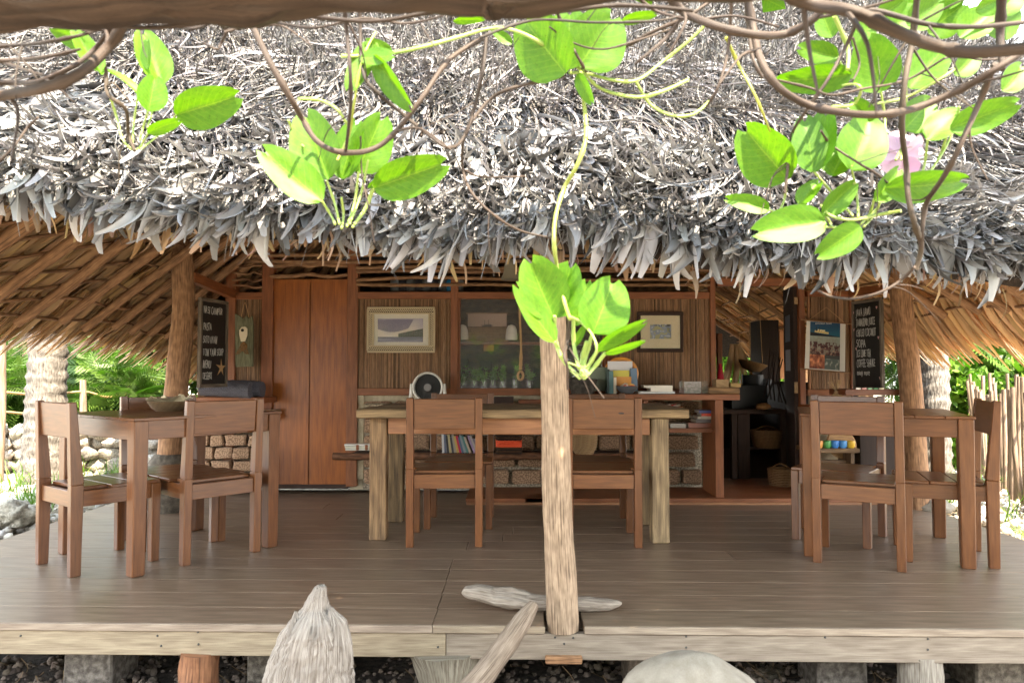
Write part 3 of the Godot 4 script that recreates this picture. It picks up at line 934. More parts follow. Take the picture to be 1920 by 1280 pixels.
	for side: int in [-1, 1]:
		var xf := []
		var cols := []
		for k in 34:
			var c := Vector3(side * rng.randf_range(3.5, 5.2), 0, rng.randf_range(-8.0, -5.0))
			c.y = ground_h(c.x, c.z)
			for i in 22:
				xf.append(Transform3D(Basis(Vector3.UP, rng.randf() * TAU) * Basis(Vector3.RIGHT, rng.randf_range(-0.1, 0.7)).scaled_local(Vector3.ONE * rng.randf_range(0.5, 1.3)), c + Vector3(rng.randfn(0, 0.05), 0, rng.randfn(0, 0.05))))
				cols.append(Color(1.2, 1.3, 0.9).lerp(Color(2.2, 1.9, 1.0), rng.randf()))
		meta(scatter("grass", blade, M.foliage, xf, cols, self), "thin grass tufts among the pebbles on the %s side" % ("left" if side < 0 else "right"), "grass", "", "stuff")
	# stick fence on the right
	var sf := thing("stick_fence", "rustic fence of uneven upright sticks beside the right of the deck", "fence", Vector3(4.3, -0.12, -7.0))
	var a := Vector3(3.95, 0, -5.5)
	var e := Vector3(5.6, 0, -9.4)
	for k in 58:
		var t := (k + rng.randf_range(-0.3, 0.3)) / 57.0
		var p := a.lerp(e, t)
		p.y = -0.2
		var h := rng.randf_range(1.0, 1.24) - 0.04 * t
		var top := p + Vector3(rng.randfn(0, 0.035), h, rng.randfn(0, 0.035))
		var b := mb(grey(0.8, 1.3))
		var sp := smooth_pts([p, p.lerp(top, 0.5) + Vector3(rng.randfn(0, 0.012), 0, rng.randfn(0, 0.012)), top], 3)
		var r := rng.randf_range(0.013, 0.021)
		b.tube(sp, radii(sp.size(), r * 1.1, r), 7, 0.15, noise)
		partw("stick", b, M.stick_wood, sf)
	for h in [0.22, 0.68]:
		var b := mb()
		var sp := smooth_pts([a + Vector3(0.04, h, 0), a.lerp(e, 0.5) + Vector3(0.05, h + 0.02, 0.02), e + Vector3(0.04, h, 0)], 6)
		b.tube(sp, radii(sp.size(), 0.014, 0.012), 6, 0.1, noise)
		partw("rail", b, M.dark_wood, sf)

# ---------------------------------------------------------------- deck
func build_deck() -> void:
	var A := G(0, 1166)
	var B := G(1919, 1179)
	var dirn := (B - A).normalized()
	var zf := func(x: float) -> float: return A.z + (x - A.x) * dirn.z / dirn.x
	var deck := thing("wooden_deck", "raised plank veranda deck worn grey with skylight painted in along its front edge", "deck", Vector3(0, -0.42, -4.5))
	var joint: float = G(813, 1166).x
	var n0: float = G(1022, 1172).x
	var n1: float = G(1095, 1172).x
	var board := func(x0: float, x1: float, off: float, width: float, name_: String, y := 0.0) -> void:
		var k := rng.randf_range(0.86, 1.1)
		var worn := clampf(1.0 - off / 1.1, 0.0, 1.0)      # weather bleaching plus painted-in skylight towards the open edge
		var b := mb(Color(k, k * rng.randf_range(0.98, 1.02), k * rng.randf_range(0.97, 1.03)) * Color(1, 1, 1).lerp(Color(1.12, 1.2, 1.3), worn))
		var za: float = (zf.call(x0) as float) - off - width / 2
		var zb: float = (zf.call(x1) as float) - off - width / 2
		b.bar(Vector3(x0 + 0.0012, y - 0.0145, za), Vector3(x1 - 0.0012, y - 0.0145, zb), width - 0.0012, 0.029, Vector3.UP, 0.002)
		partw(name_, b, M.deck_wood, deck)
	var off := 0.0
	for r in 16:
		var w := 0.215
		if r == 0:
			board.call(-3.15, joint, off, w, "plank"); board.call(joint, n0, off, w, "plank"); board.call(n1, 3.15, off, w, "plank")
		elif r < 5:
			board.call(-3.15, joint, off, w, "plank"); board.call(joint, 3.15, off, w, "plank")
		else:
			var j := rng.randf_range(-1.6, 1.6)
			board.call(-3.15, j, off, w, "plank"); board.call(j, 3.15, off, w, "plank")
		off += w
	board.call(n0 + 0.01, n1 - 0.01, 0.15, 0.06, "plank", -0.004)
	# bright front edges of the front planks
	for e in [[-3.15, joint], [joint, n0], [n1, 3.15]]:
		var b := mb(grey(0.95, 1.08))
		b.bar(Vector3(e[0] + 0.001, -0.0155, zf.call(e[0]) + 0.004), Vector3(e[1] - 0.001, -0.0155, zf.call(e[1]) + 0.004), 0.012, 0.029, Vector3.UP, 0.002)
		partw("edge_strip", b, M.edge_wood, deck)
	# step at the back
	for r in 5:
		for e in [[-0.36, 0.3 + 0.3 * r], [0.1 + 0.3 * r, 3.15]]:
			var b := mb(grey(0.85, 1.1))
			b.box(Vector3((e[0] + e[1]) / 2, 0.035, -5.84 - 0.11 - 0.22 * r), Vector3(e[1] - e[0] - 0.002, 0.03, 0.218), 0.002)
			partw("step_plank", b, M.frame_wood, deck)
	var rs := mb()
	rs.box(Vector3(1.395, 0.008, -5.855), Vector3(3.5, 0.022, 0.02), 0.002)
	partw("step_riser", rs, M.table_wood, deck)
	# fascia and joists
	var fj: float = G(834, 1180).x
	for e in [[-3.15, fj, 0.0], [fj, 3.15, 0.006]]:
		var b := mb(Color(1.06, 1, 0.9) if e[0] < -3 else Color(0.86, 0.88, 0.9))
		b.bar(Vector3(e[0] + 0.001, -0.082 - e[2] * 0.6, zf.call(e[0]) - 0.02), Vector3(e[1] - 0.001, -0.082 - e[2], zf.call(e[1]) - 0.02), 0.035, 0.1 + e[2], Vector3.UP, 0.003)
		partw("fascia_board", b, M.edge_wood, deck)
	for q in [[37, 1192], [140, 1178], [294, 1192], [301, 1211], [370, 1185], [371, 1208], [790, 1181], [821, 1186], [821, 1213], [1041, 1195], [1058, 1207], [1075, 1196], [1287, 1193], [1287, 1214], [1741, 1198], [1741, 1218], [1548, 1195], [1376, 1189]]:
		var d: float = -(zf.call(P(q[0], q[1], 3.05).x)) + 0.0
		var p := P(q[0], q[1], d)
		var b := mb()
		b.lathe([Vector2(0.0045, -0.003), Vector2(0.0045, 0.001), Vector2(0.001, 0.002)], 8, p + Vector3(0, 0, -0.0015), Basis(Vector3.RIGHT, PI / 2))
		partw("nail", b, M.iron, deck)
	for z in [-3.3, -4.1, -4.9, -5.7]:
		var b := mb(Color(0.5, 0.48, 0.45))
		b.box(Vector3(0, -0.085, z), Vector3(6.2, 0.1, 0.06), 0.003)
		partw("joist", b, M.edge_wood, deck)
	var under := mb(Color(0.4, 0.38, 0.36))  # thin fill added below the planks to stop light between them
	under.box(Vector3(0, -0.034, -4.6), Vector3(6.28, 0.006, 2.9), 0.001)
	partw("underlay", under, M.deck_wood, deck)
	# supports
	var sup := func(px0: float, px1: float, bx0: float, bx1: float, d: float, depth: float, name_: String, m: Material, label: String, cat: String, tint: Color, round_: bool) -> void:
		var b := mb(tint)
		var t0 := P(px0, 1226, d)
		var t1 := P(px1, 1226, d)
		var b0 := P(bx0, 1300, d)
		var b1 := P(bx1, 1300, d)
		var tc := (t0 + t1) / 2
		var bc := (b0 + b1) / 2
		tc.y = -0.125
		bc.y = -0.46
		var w0 := t0.distance_to(t1)
		var w1 := b0.distance_to(b1)
		if round_:
			var sp := smooth_pts([bc, bc.lerp(tc, 0.5), tc], 6)
			b.tube(sp, radii(sp.size(), w1 / 2, w0 / 2), 18, 0.16, noise)
		else:
			b.bar(bc, tc, w1, depth, Vector3.BACK, 0.008, w0, depth)
		solo(name_, b, m, label, cat, Vector3(bc.x, -0.46, bc.z), "props under the deck")
	sup.call(150, 236, 144, 234, 3.55, 0.25, "concrete_pier", M.concrete, "square concrete pier under the deck's left end", "pier", Color(1, 1, 1), false)
	sup.call(341, 409, 331, 404, 3.16, 0.12, "split_log", M.log_wood, "reddish split log prop leaning under the left front fascia", "log", Color(0.9, 0.55, 0.38), true)
	sup.call(478, 530, 474, 530, 3.6, 0.2, "concrete_pier", M.concrete, "concrete pier partly hidden by the driftwood stump", "pier", Color(1.05, 1, 0.95), false)
	sup.call(770, 906, 812, 870, 3.2, 0.2, "tapered_stump", M.driftwood, "pale stump tapering downward beneath the fascia joint", "stump", Color(1.12, 1.0, 0.88), true)
	sup.call(1172, 1218, 1170, 1216, 3.5, 0.2, "concrete_pier", M.concrete, "brown concrete pier just left of the big round rock", "pier", Color(0.8, 0.7, 0.6), false)
	sup.call(1515, 1604, 1514, 1606, 3.5, 0.24, "concrete_pier", M.concrete, "grey concrete pier right of the big round rock", "pier", Color(0.95, 0.95, 0.95), false)
	sup.call(1686, 1762, 1685, 1766, 3.14, 0.12, "pale_log", M.driftwood, "whitish upright log prop under the right front fascia", "log", Color(1.25, 1.12, 0.95), true)
	sup.call(1802, 1904, 1802, 1904, 3.5, 0.24, "concrete_pier", M.concrete, "wide concrete pier under the deck's right end", "pier", Color(0.9, 0.85, 0.75), false)
	var rb := mb(Color(1.2, 0.72, 0.5))
	var q0 := P(1056, 1230, 3.12)
	rb.box(q0 + Vector3(0, 0.0, 0), Vector3(0.15, 0.03, 0.1), 0.004)
	solo("wood_wedge", rb, M.log_wood, "small reddish wood block under the fascia below the middle pole", "wedge", q0)
	# the three poles
	var pole := func(path: Array, d: float, r0: float, r1: float, label: String, m: Material) -> Node3D:
		var pts := []
		for q in path: pts.append(P(q[0], q[1], d))
		var o := thing("log_post", label, "post", Vector3(pts[0].x, 0, pts[0].z), 0.0, "round log posts of the veranda")
		var sp := smooth_pts(pts, 9)
		var b := mb()
		b.tube(sp, radii(sp.size(), r0, r1), 20, 0.06, noise)
		partw("trunk", b, m, o)
		return o
	pole.call([[1056, 1180], [1052, 1080], [1046, 980], [1043, 880], [1041, 770], [1038, 650], [1036, 540], [1035, 420]], 3.13, 0.066, 0.052, "pale peeled log post standing in the notch of the deck's front edge", M.log_wood)
	var lp: Node3D = pole.call([[314, 955], [318, 850], [328, 745], [338, 650], [344, 560], [340, 470], [334, 420]], 5.6, 0.088, 0.076, "log post at the left, its foot set in a round grey stone base", M.pole_wood)
	var rp: Node3D = pole.call([[1723, 953], [1717, 850], [1711, 760], [1704, 680], [1694, 600], [1688, 530], [1682, 460]], 5.69, 0.085, 0.075, "leaning log post at the right beside the menu board", M.pole_wood)
	var jar := mb(Color(0.62, 0.6, 0.54))
	jar.lathe([Vector2(0.13, 0), Vector2(0.17, 0.1), Vector2(0.185, 0.2), Vector2(0.17, 0.3), Vector2(0.13, 0.38), Vector2(0.1, 0.42), Vector2(0.04, 0.43)], 24)
	part("stone_base", jar, M.concrete, lp)
	var rock := part("foot_stone", blob(Vector3(0.14, 0.06, 0.12), 0.3, 16, 4.0), M.rock, rp)
	rock.position = Vector3(0.1, 0.02, 0.02)

# ---------------------------------------------------------------- furniture
func make_chair(called: String, label: String, at: Vector3, turn: float, group: String) -> Node3D:   # faces -z; its back is at +z
	var o := thing(called, label, "chair", at, turn, group)
	var rw: Material = M.red_wood
	var bt := func() -> MB: return mb(grey(0.85, 1.15))
	for s: float in [-1.0, 1.0]:
		var x: float = s * 0.204
		var b: MB = bt.call()
		b.bar(Vector3(x, 0, 0.205), Vector3(x, 0.46, 0.205), 0.044, 0.05, Vector3.BACK, 0.003, 0.044, 0.062)
		b.bar(Vector3(x, 0.46, 0.205), Vector3(x, 0.88, 0.235), 0.044, 0.062, Vector3.BACK, 0.003, 0.042, 0.034)
		part("rear_leg", b, rw, o)
		b = bt.call()
		b.bar(Vector3(x, 0, -0.2), Vector3(x, 0.425, -0.2), 0.044, 0.044, Vector3.BACK, 0.003, 0.044, 0.05)
		part("front_leg", b, rw, o)
		b = bt.call()
		b.bar(Vector3(x * 0.96, 0.385, -0.176), Vector3(x * 0.96, 0.385, 0.178), 0.024, 0.08, Vector3.UP, 0.002)
		part("side_rail", b, rw, o)
	for z in [-0.2, 0.208]:
		var b: MB = bt.call()
		b.box(Vector3(0, 0.385, z), Vector3(0.362, 0.082, 0.026), 0.002)
		part("cross_rail", b, rw, o)
	for k in 3:
		var b: MB = bt.call()
		b.box(Vector3(0, 0.435, -0.158 + 0.132 * k), Vector3(0.448 if k < 2 else 0.36, 0.018, 0.129), 0.003)
		part("seat_board", b, rw, o)
	var b: MB = bt.call()
	b.bar(Vector3(-0.182, 0.785, 0.224), Vector3(0.182, 0.785, 0.224), 0.024, 0.178, Vector3(0, 1, 0.07).normalized(), 0.003)
	part("backrest", b, rw, o)
	return o

func chair_at(l: Vector2, r: Vector2, label: String, group: String) -> Node3D:
	var a := G(l.x, l.y)
	var b := G(r.x, r.y)
	var mid := (a + b) / 2
	var x := (b - a).normalized()
	var turn := atan2(-x.z, x.x)
	var z := Vector3(-x.z, 0, x.x)
	return make_chair("wooden_chair", label, mid - z * 0.22, turn, group)

func square_table(near: Vector2, left: Vector2, right: Vector2, label: String) -> Node3D:
	var n := G(near.x, near.y)
	var l := G(left.x, left.y)
	var r := G(right.x, right.y)
	var c := (l + r) / 2
	var x := (r - n).normalized()
	var o := thing("square_table", label, "table", c, atan2(-x.z, x.x), "square red wood tables")
	var h := (n.distance_to(l) + n.distance_to(r)) / 4.0
	for s in [[-1, -1], [1, -1], [-1, 1], [1, 1]]:
		var b := mb(grey(0.9, 1.12))
		b.bar(Vector3(s[0] * h, 0, s[1] * h), Vector3(s[0] * h, 0.785, s[1] * h), 0.066, 0.066, Vector3.BACK, 0.004, 0.076, 0.076)
		part("leg", b, M.red_wood, o)
	for s: float in [-1.0, 1.0]:
		var b := mb(grey(0.9, 1.1))
		b.box(Vector3(0, 0.735, s * (h + 0.012)), Vector3(2 * h - 0.074, 0.1, 0.026), 0.003)
		part("apron", b, M.red_wood, o)
		b = mb(grey(0.9, 1.1))
		b.box(Vector3(s * (h + 0.012), 0.735, 0), Vector3(0.026, 0.1, 2 * h - 0.074), 0.003)
		part("apron", b, M.red_wood, o)
	var w := (2 * h + 0.09) / 6
	for k in 6:
		var b := mb(grey(0.85, 1.12))
		b.box(Vector3(0, 0.792, -h - 0.045 + w * (k + 0.5)), Vector3(2 * h + 0.09, 0.015, w - 0.002), 0.002)
		part("top_board", b, M.red_wood, o)
	return o

func build_furniture() -> void:
	square_table(Vector2(250, 1078), Vector2(112, 1040), Vector2(512, 1021), "square red wood table on the left with a cloth-lined basket on it")
	square_table(Vector2(1826, 1064), Vector2(1510, 1037), Vector2(1774, 1010), "square red wood table on the right beside the stick fence")
	var gl := "chairs around the left table"
	chair_at(Vector2(348, 1060), Vector2(480, 1034), "chair with its back to the camera at the left table's right side", gl)
	chair_at(Vector2(73, 1058), Vector2(130, 1081), "leftmost chair, turned sideways near the palm trunk", gl)
	chair_at(Vector2(372, 992), Vector2(210, 1014), "chair on the far side of the left table, mostly hidden by it", gl)
	var gc := "chairs around the long table"
	chair_at(Vector2(767, 1026), Vector2(898, 1025), "chair in front of the long table, below the desk fan", gc)
	chair_at(Vector2(1068, 1026), Vector2(1197, 1027), "chair with a dark knot on its backrest, right of the pale pole", gc)
	chair_at(Vector2(921, 968), Vector2(812, 968), "far chair of the long table, behind the chair below the fan", gc)
	chair_at(Vector2(1168, 970), Vector2(1060, 970), "far chair of the long table, behind the chair with the knot", gc)
	var gr := "chairs around the right table"
	chair_at(Vector2(1533, 1054), Vector2(1692, 1072), "chair with its back to the camera at the right table", gr)
	chair_at(Vector2(1868, 1062), Vector2(1839, 1035), "rightmost chair, seen from the side against the stick fence", gr)
	chair_at(Vector2(1663, 1005), Vector2(1525, 988), "chair on the far side of the right table, seen through another chair", gr)
	# knot marks on that backrest
	var k := mb(Color(0.05, 0.045, 0.05))
	var kp := P(1172, 776, 4.365)
	k.lathe([Vector2(0.003, -0.001), Vector2(0.008, 0.0), Vector2(0.0015, 0.001)], 10, Vector3.ZERO, Basis.from_scale(Vector3(2.2, 0.6, 1)) * Basis(Vector3.RIGHT, PI / 2))
	for c in get_children():
		if str(c.get_meta("label", "")).begins_with("chair with a dark knot"):
			var kn := part("knot", k, M.plain, c)
			kn.position = Vector3(0.105, 0.79, 0.2385)
	# long table
	var lt := thing("long_table", "long rustic table with a thick live edged slab top", "table", Vector3(0.05, 0, -4.9))
	var fl := G(707, 1013)
	var fr := G(1240, 1019)
	var bl := G(741, 979)
	var br := G(1214, 985)
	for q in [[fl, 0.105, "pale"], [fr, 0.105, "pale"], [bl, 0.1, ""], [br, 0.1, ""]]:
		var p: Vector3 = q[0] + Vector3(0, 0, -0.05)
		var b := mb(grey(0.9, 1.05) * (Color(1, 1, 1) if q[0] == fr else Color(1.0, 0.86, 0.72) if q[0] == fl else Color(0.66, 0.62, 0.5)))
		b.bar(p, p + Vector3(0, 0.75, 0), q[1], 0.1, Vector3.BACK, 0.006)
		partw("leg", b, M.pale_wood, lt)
	var b := mb(Color(1, 0.95, 0.9))
	b.bar(fl + Vector3(0.06, 0.7, -0.03), fr + Vector3(-0.06, 0.7, -0.03), 0.04, 0.1, Vector3.UP, 0.004)
	partw("apron", b, M.table_wood, lt)
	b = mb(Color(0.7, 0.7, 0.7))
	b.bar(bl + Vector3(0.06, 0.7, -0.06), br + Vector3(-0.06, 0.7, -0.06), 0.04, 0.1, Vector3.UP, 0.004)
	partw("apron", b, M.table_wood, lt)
	# slab with a wavy edge
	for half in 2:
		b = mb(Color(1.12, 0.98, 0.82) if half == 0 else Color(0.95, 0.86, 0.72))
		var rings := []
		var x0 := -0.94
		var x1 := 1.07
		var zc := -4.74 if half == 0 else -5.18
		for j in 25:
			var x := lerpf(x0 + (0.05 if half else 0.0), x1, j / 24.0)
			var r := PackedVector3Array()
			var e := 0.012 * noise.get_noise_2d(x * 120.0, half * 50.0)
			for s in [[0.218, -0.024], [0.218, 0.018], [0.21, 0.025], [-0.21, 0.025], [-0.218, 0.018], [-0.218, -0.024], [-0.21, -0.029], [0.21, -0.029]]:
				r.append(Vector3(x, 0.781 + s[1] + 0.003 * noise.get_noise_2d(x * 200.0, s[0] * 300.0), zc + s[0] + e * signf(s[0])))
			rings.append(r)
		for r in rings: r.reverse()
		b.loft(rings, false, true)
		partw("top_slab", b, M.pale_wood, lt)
	# basket with cloth on the left table
	var bp := G(317, 770, 0.8)
	var bk := thing("bread_basket", "shallow woven basket lined with a cream cloth on the left table", "basket", bp)
	woven(bk, [Vector2(0.07, 0.0), Vector2(0.095, 0.02), Vector2(0.115, 0.05)], 0.006, M.straw, Color(0.45, 0.42, 0.38), 9)
	var cl := mb()
	for i in 28:
		var a := -TAU * i / 28
		var a2 := -TAU * (i + 1) / 28
		var f := func(t: float, r: float) -> Vector3: return Vector3(cos(t) * r, 0.05 + 0.045 * r / 0.13 * (0.6 + 0.8 * noise.get_noise_1d(t * 120.0)), sin(t) * r)
		cl.tri(Vector3(0, 0.03, 0), f.call(a, 0.09), f.call(a2, 0.09))
		cl.quad(f.call(a, 0.09), f.call(a, 0.13), f.call(a2, 0.13), f.call(a2, 0.09))
	part("cloth", cl, M.cream_cloth, bk)

func woven(parent: Node3D, prof: Array, r: float, m: Material, tint: Color, rows: int, squash := 1.0) -> void:    # coils of cane on a basket's profile
	var b := mb(tint)
	var h0: float = prof[0].y
	var h1: float = prof[prof.size() - 1].y
	for k in rows:
		var y := lerpf(h0, h1, float(k) / (rows - 1))
		var rad := 0.0
		for i in prof.size() - 1:
			if y >= prof[i].y - 0.0001 and y <= prof[i + 1].y + 0.0001: rad = lerpf(prof[i].x, prof[i + 1].x, (y - prof[i].y) / maxf(prof[i + 1].y - prof[i].y, 0.0001))
		var pts := PackedVector3Array()
		for i in 33:
			var a := TAU * i / 32
			var w := 0.0025 * (1 if (i + k) % 2 else -1)
			pts.append(Vector3(cos(a) * (rad + w), y + r * 0.6, sin(a) * (rad + w) * squash))
		b.tube(pts, radii(33, r, r), 5, 0.0, null, 1.0, false)
	b.lathe([Vector2(prof[0].x * 0.2, h0 + 0.002), Vector2(prof[0].x, h0 + 0.004)], 20, Vector3.ZERO, Basis.from_scale(Vector3(1, 1, squash)))
	part("weave", b, m, parent)

# ---------------------------------------------------------------- the wall and what is on it
const WD := 6.4
func wbox(b: MB, x0: float, y0: float, x1: float, y1: float, d: float, thick: float, bev := 0.003) -> void:   # front face spans those pixels at depth d
	var a := P(x0, y0, d)
	var c := P(x1, y1, d)
	b.box((a + c) / 2 - Vector3(0, 0, thick / 2), Vector3(absf(c.x - a.x), absf(a.y - c.y), thick), bev)

func wpart(called: String, x0: float, y0: float, x1: float, y1: float, d: float, thick: float, m: Material, parent: Node3D, tint := Color(1, 1, 1)) -> MeshInstance3D:
	var b := mb(tint)
	wbox(b, x0, y0, x1, y1, d, thick)
	return partw(called, b, m, parent)

func wsolo(called: String, x0: float, y0: float, x1: float, y1: float, d: float, thick: float, m: Material, label: String, cat: String, tint := Color(1, 1, 1), group := "") -> MeshInstance3D:
	var b := mb(tint)
	wbox(b, x0, y0, x1, y1, d, thick)
	var p := P((x0 + x1) / 2, maxf(y0, y1), d) - Vector3(0, 0, thick / 2)
	return solo(called, b, m, label, cat, p, group)

func reeds(parent: Node3D, x0: float, y0: float, x1: float, y1: float, d: float) -> void:
	var a := P(x0, y0, d)
	var c := P(x1, y1, d)
	var b := mb()
	var x := a.x
	while x < c.x:
		var w := rng.randf_range(0.007, 0.014)
		b.tint = grey(0.4, 1.45)
		b.uo = Vector2(rng.randf() * 9, rng.randf() * 9)
		var z := -d + rng.randf_range(-0.004, 0.004)
		var sl := rng.randf_range(-0.004, 0.004)
		b.bar(Vector3(x, c.y, z), Vector3(x + sl, a.y, z), w * 1.1, 0.01, Vector3.BACK, 0.003)
		x += w
	partw("reed_panel", b, M.reed, parent, "stuff")
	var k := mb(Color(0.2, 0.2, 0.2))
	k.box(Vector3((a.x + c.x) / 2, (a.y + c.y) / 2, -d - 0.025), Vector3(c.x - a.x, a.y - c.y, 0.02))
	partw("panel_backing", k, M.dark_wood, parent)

func stick(parent: Node3D, x0: float, x1: float, py: float, d: float, r: float) -> void:
	var a := P(x0, py, d)
	var c := P(x1, py, d)
	var pts := []
	for k in 7: pts.append(a.lerp(c, k / 6.0) + Vector3(0, rng.randf_range(-0.012, 0.012), rng.randf_range(-0.01, 0.01)))
	var sp := smooth_pts(pts, 3)
	var b := mb(grey(0.85, 1.25))
	b.tube(sp, radii(sp.size(), r, r * 0.8), 7, 0.15, noise)
	partw("slat", b, M.pole_wood, parent)

func build_wall() -> void:
	var w := thing("hut_wall", "front wall of the hut with reed panels in red wood framing", "wall", Vector3(0, 0, -WD))
	for q in [[423, 436, 500, 916], [492, 507, 440, 912], [652, 668, 440, 912], [845, 858, 520, 742], [1134, 1150, 520, 742], [1331, 1346, 440, 935], [1497, 1515, 440, 935], [1594, 1604, 500, 935]]:
		wpart("frame_post", q[0], q[2], q[1], q[3], WD - 0.03, 0.09, M.frame_wood, w, grey(0.9, 1.15))
	for q in [[436, 492, 548, 561], [668, 1331, 547, 560], [1515, 1594, 545, 556], [436, 492, 728, 742], [668, 1331, 728, 741], [1515, 1594, 730, 742], [1346, 1497, 521, 536]]:
		wpart("rail", q[0], q[2], q[1], q[3], WD - 0.025, 0.07, M.frame_wood, w, grey(0.95, 1.15))
	# tie beam from the left post back to the wall
	var tb := mb()
	tb.bar(P(358, 519, 5.6), P(436, 552, 6.37), 0.06, 0.075)
	partw("tie_beam", tb, M.frame_wood, w)
	tb = mb()
	tb.bar(P(1682, 540, 5.69), P(1598, 548, 6.35), 0.06, 0.07)
	partw("tie_beam", tb, M.frame_wood, w)
	for q in [[436, 492, 561, 728], [668, 845, 560, 728], [1150, 1331, 560, 728], [1522, 1594, 556, 730]]: reeds(w, q[0], q[2], q[1], q[3], WD)
	wpart("panel_bead", 1515, 556, 1522, 730, WD - 0.015, 0.03, M.table_wood, w)
	for y in [500, 510, 522, 536]: stick(w, 668, 1331, y + rng.randf_range(-2, 2), WD - 0.03, 0.017)
	for y in [480, 490]: stick(w, 436, 1500, y, WD - 0.03, 0.018)
	for y in [497, 516]: stick(w, 507, 652, y, WD - 0.02, 0.02)
	for y in [500, 512, 525, 537]: stick(w, 436, 492, y, WD - 0.02, 0.012)
	for y in [520, 535]: stick(w, 1515, 1594, y, WD - 0.02, 0.018)
	# door
	var door := wpart("double_door", 507, 908, 652, 916, WD - 0.01, 0.08, M.dark_wood, w)
	for q in [[508, 579.3], [580.3, 652]]: wpart("door_leaf", q[0], 523, q[1], 911, WD + 0.0, 0.035, M.door_wood, door, grey(0.92, 1.1))
	# window
	var win := wpart("window", 858, 560, 863, 728, WD - 0.005, 0.05, M.frame_wood, w)
	wpart("window_jamb", 1129, 560, 1134, 728, WD - 0.005, 0.05, M.frame_wood, win)
	wpart("pane", 863, 560, 1129, 728, WD - 0.012, 0.004, M.glass, win)
	# plaster and brick below
	wpart("plaster", 657, 741, 1345, 918, WD + 0.03, 0.1, M.plaster, w)
	wpart("plaster", 657, 741, 681, 898, WD, 0.03, M.plaster, w, Color(1.05, 1.05, 1.05))
	wpart("plaster", 1318, 752, 1340, 918, WD, 0.03, M.plaster, w, Color(0.95, 0.88, 0.85))
	wpart("mortar", 681, 770, 1318, 918, WD + 0.015, 0.02, M.mortar, w)
	for row in 5:
		var y0 := 893 - row * 32.0
		var x := 684.0 - (row % 2) * 28.0
		while x < 1312.0:
			var bw := rng.randf_range(48, 68)
			var xa := maxf(x, 684.0)
			var xb := minf(x + bw, 1314.0)
			x += bw + 7
			if xb - xa < 14: continue
			var p := P((xa + xb) / 2, y0, WD)
			var s := blocky(Vector3((xb - xa) / F * WD, 26.0 / F * WD, 0.12), 0.007)
			s.tint = grey(0.6, 1.25).lerp(Color(1.2, 0.85, 0.7), rng.randf() * 0.5)
			var o := part("brick", s, M.brick, w)
			o.position = p - w.position - Vector3(0, 0, 0.01)
	# left: low stone wall with a ledge
	var lw := thing("stone_ledge", "low brown stone wall with a wooden ledge under the left menu board", "wall", Vector3(-2.6, 0, -6.3))
	wpart("core", 372, 760, 494, 915, WD - 0.02, 0.2, M.mortar, lw, Color(0.4, 0.35, 0.3))
	for row in 6:
		var x := 374.0 - row % 2 * 12
		while x < 488:
			var bw := rng.randf_range(26, 44)
			var p := P(x + bw / 2, 896 - row * 24, WD - 0.06)
			var s := blocky(Vector3((bw - 5) / F * WD, 19.0 / F * WD, 0.12), 0.01)
			s.tint = grey(0.35, 0.75)
			var o := part("stone", s, M.brick, lw)
			o.position = p - lw.position
			x += bw
	wpart("ledge", 362, 745, 494, 756, WD - 0.35, 0.34, M.frame_wood, lw)
	# back room
	var room := thing("back_room", "dark kitchen room behind the reed wall", "room", Vector3(0, 0, -9.7))
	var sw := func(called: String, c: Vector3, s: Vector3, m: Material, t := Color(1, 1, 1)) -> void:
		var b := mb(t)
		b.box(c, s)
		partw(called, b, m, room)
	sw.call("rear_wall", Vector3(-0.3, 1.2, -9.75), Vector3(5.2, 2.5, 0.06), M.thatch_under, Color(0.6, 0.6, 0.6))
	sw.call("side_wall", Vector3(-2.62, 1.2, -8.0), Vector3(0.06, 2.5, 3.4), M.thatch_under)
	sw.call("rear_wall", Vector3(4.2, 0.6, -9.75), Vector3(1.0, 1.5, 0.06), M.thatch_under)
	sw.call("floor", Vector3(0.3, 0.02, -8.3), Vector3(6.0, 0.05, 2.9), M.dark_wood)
	sw.call("side_wall", Vector3(2.98, 0.45, -8.1), Vector3(0.06, 0.95, 3.2), M.dark_wood, Color(0.7, 0.7, 0.7))  # low wall added to keep outdoor light off the kitchen
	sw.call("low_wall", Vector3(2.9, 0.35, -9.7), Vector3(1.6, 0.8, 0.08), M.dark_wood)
	# things seen in the window
	var sc := thing("boat_scroll", "hanging paper scroll with a two-masted boat behind the window", "scroll", P(913, 640, 6.62))
	var ink := Color(0.16, 0.13, 0.14)
	var boat := print_image(180, 60, func(u: float, v: float) -> Color:
		var col := Color(0.66, 0.56, 0.50).lerp(Color(0.60, 0.50, 0.45), absf(sin(u * 30.0)) * 0.2 + v * 0.2)
		if v > 0.88 and v < 0.99 and u > 0.32 and u < 0.66 and (v - 0.88) < 0.16 * sin((u - 0.32) / 0.34 * PI): col = ink
		if (absf(u - 0.43) < 0.006 or absf(u - 0.53) < 0.006) and v > 0.45 and v < 0.9: col = ink
		if absf(v - 0.84) < 0.03 and u > 0.42 and u < 0.6: col = ink.lerp(col, 0.3)
		return col)
	quad_part("paper", 877, 588, 950, 612, 6.62, boat, sc)
	wpart("dowel", 874, 586, 953, 588.5, 6.62, 0.012, M.pole_wood, sc)
	for k in 9: wpart("bamboo_strip", 877, 613 + k * 2.6, 950, 615 + k * 2.6, 6.62, 0.008, M.straw, sc, grey(0.7, 1.2))
	wpart("dowel", 874, 637, 953, 640, 6.62, 0.014, M.pole_wood, sc)
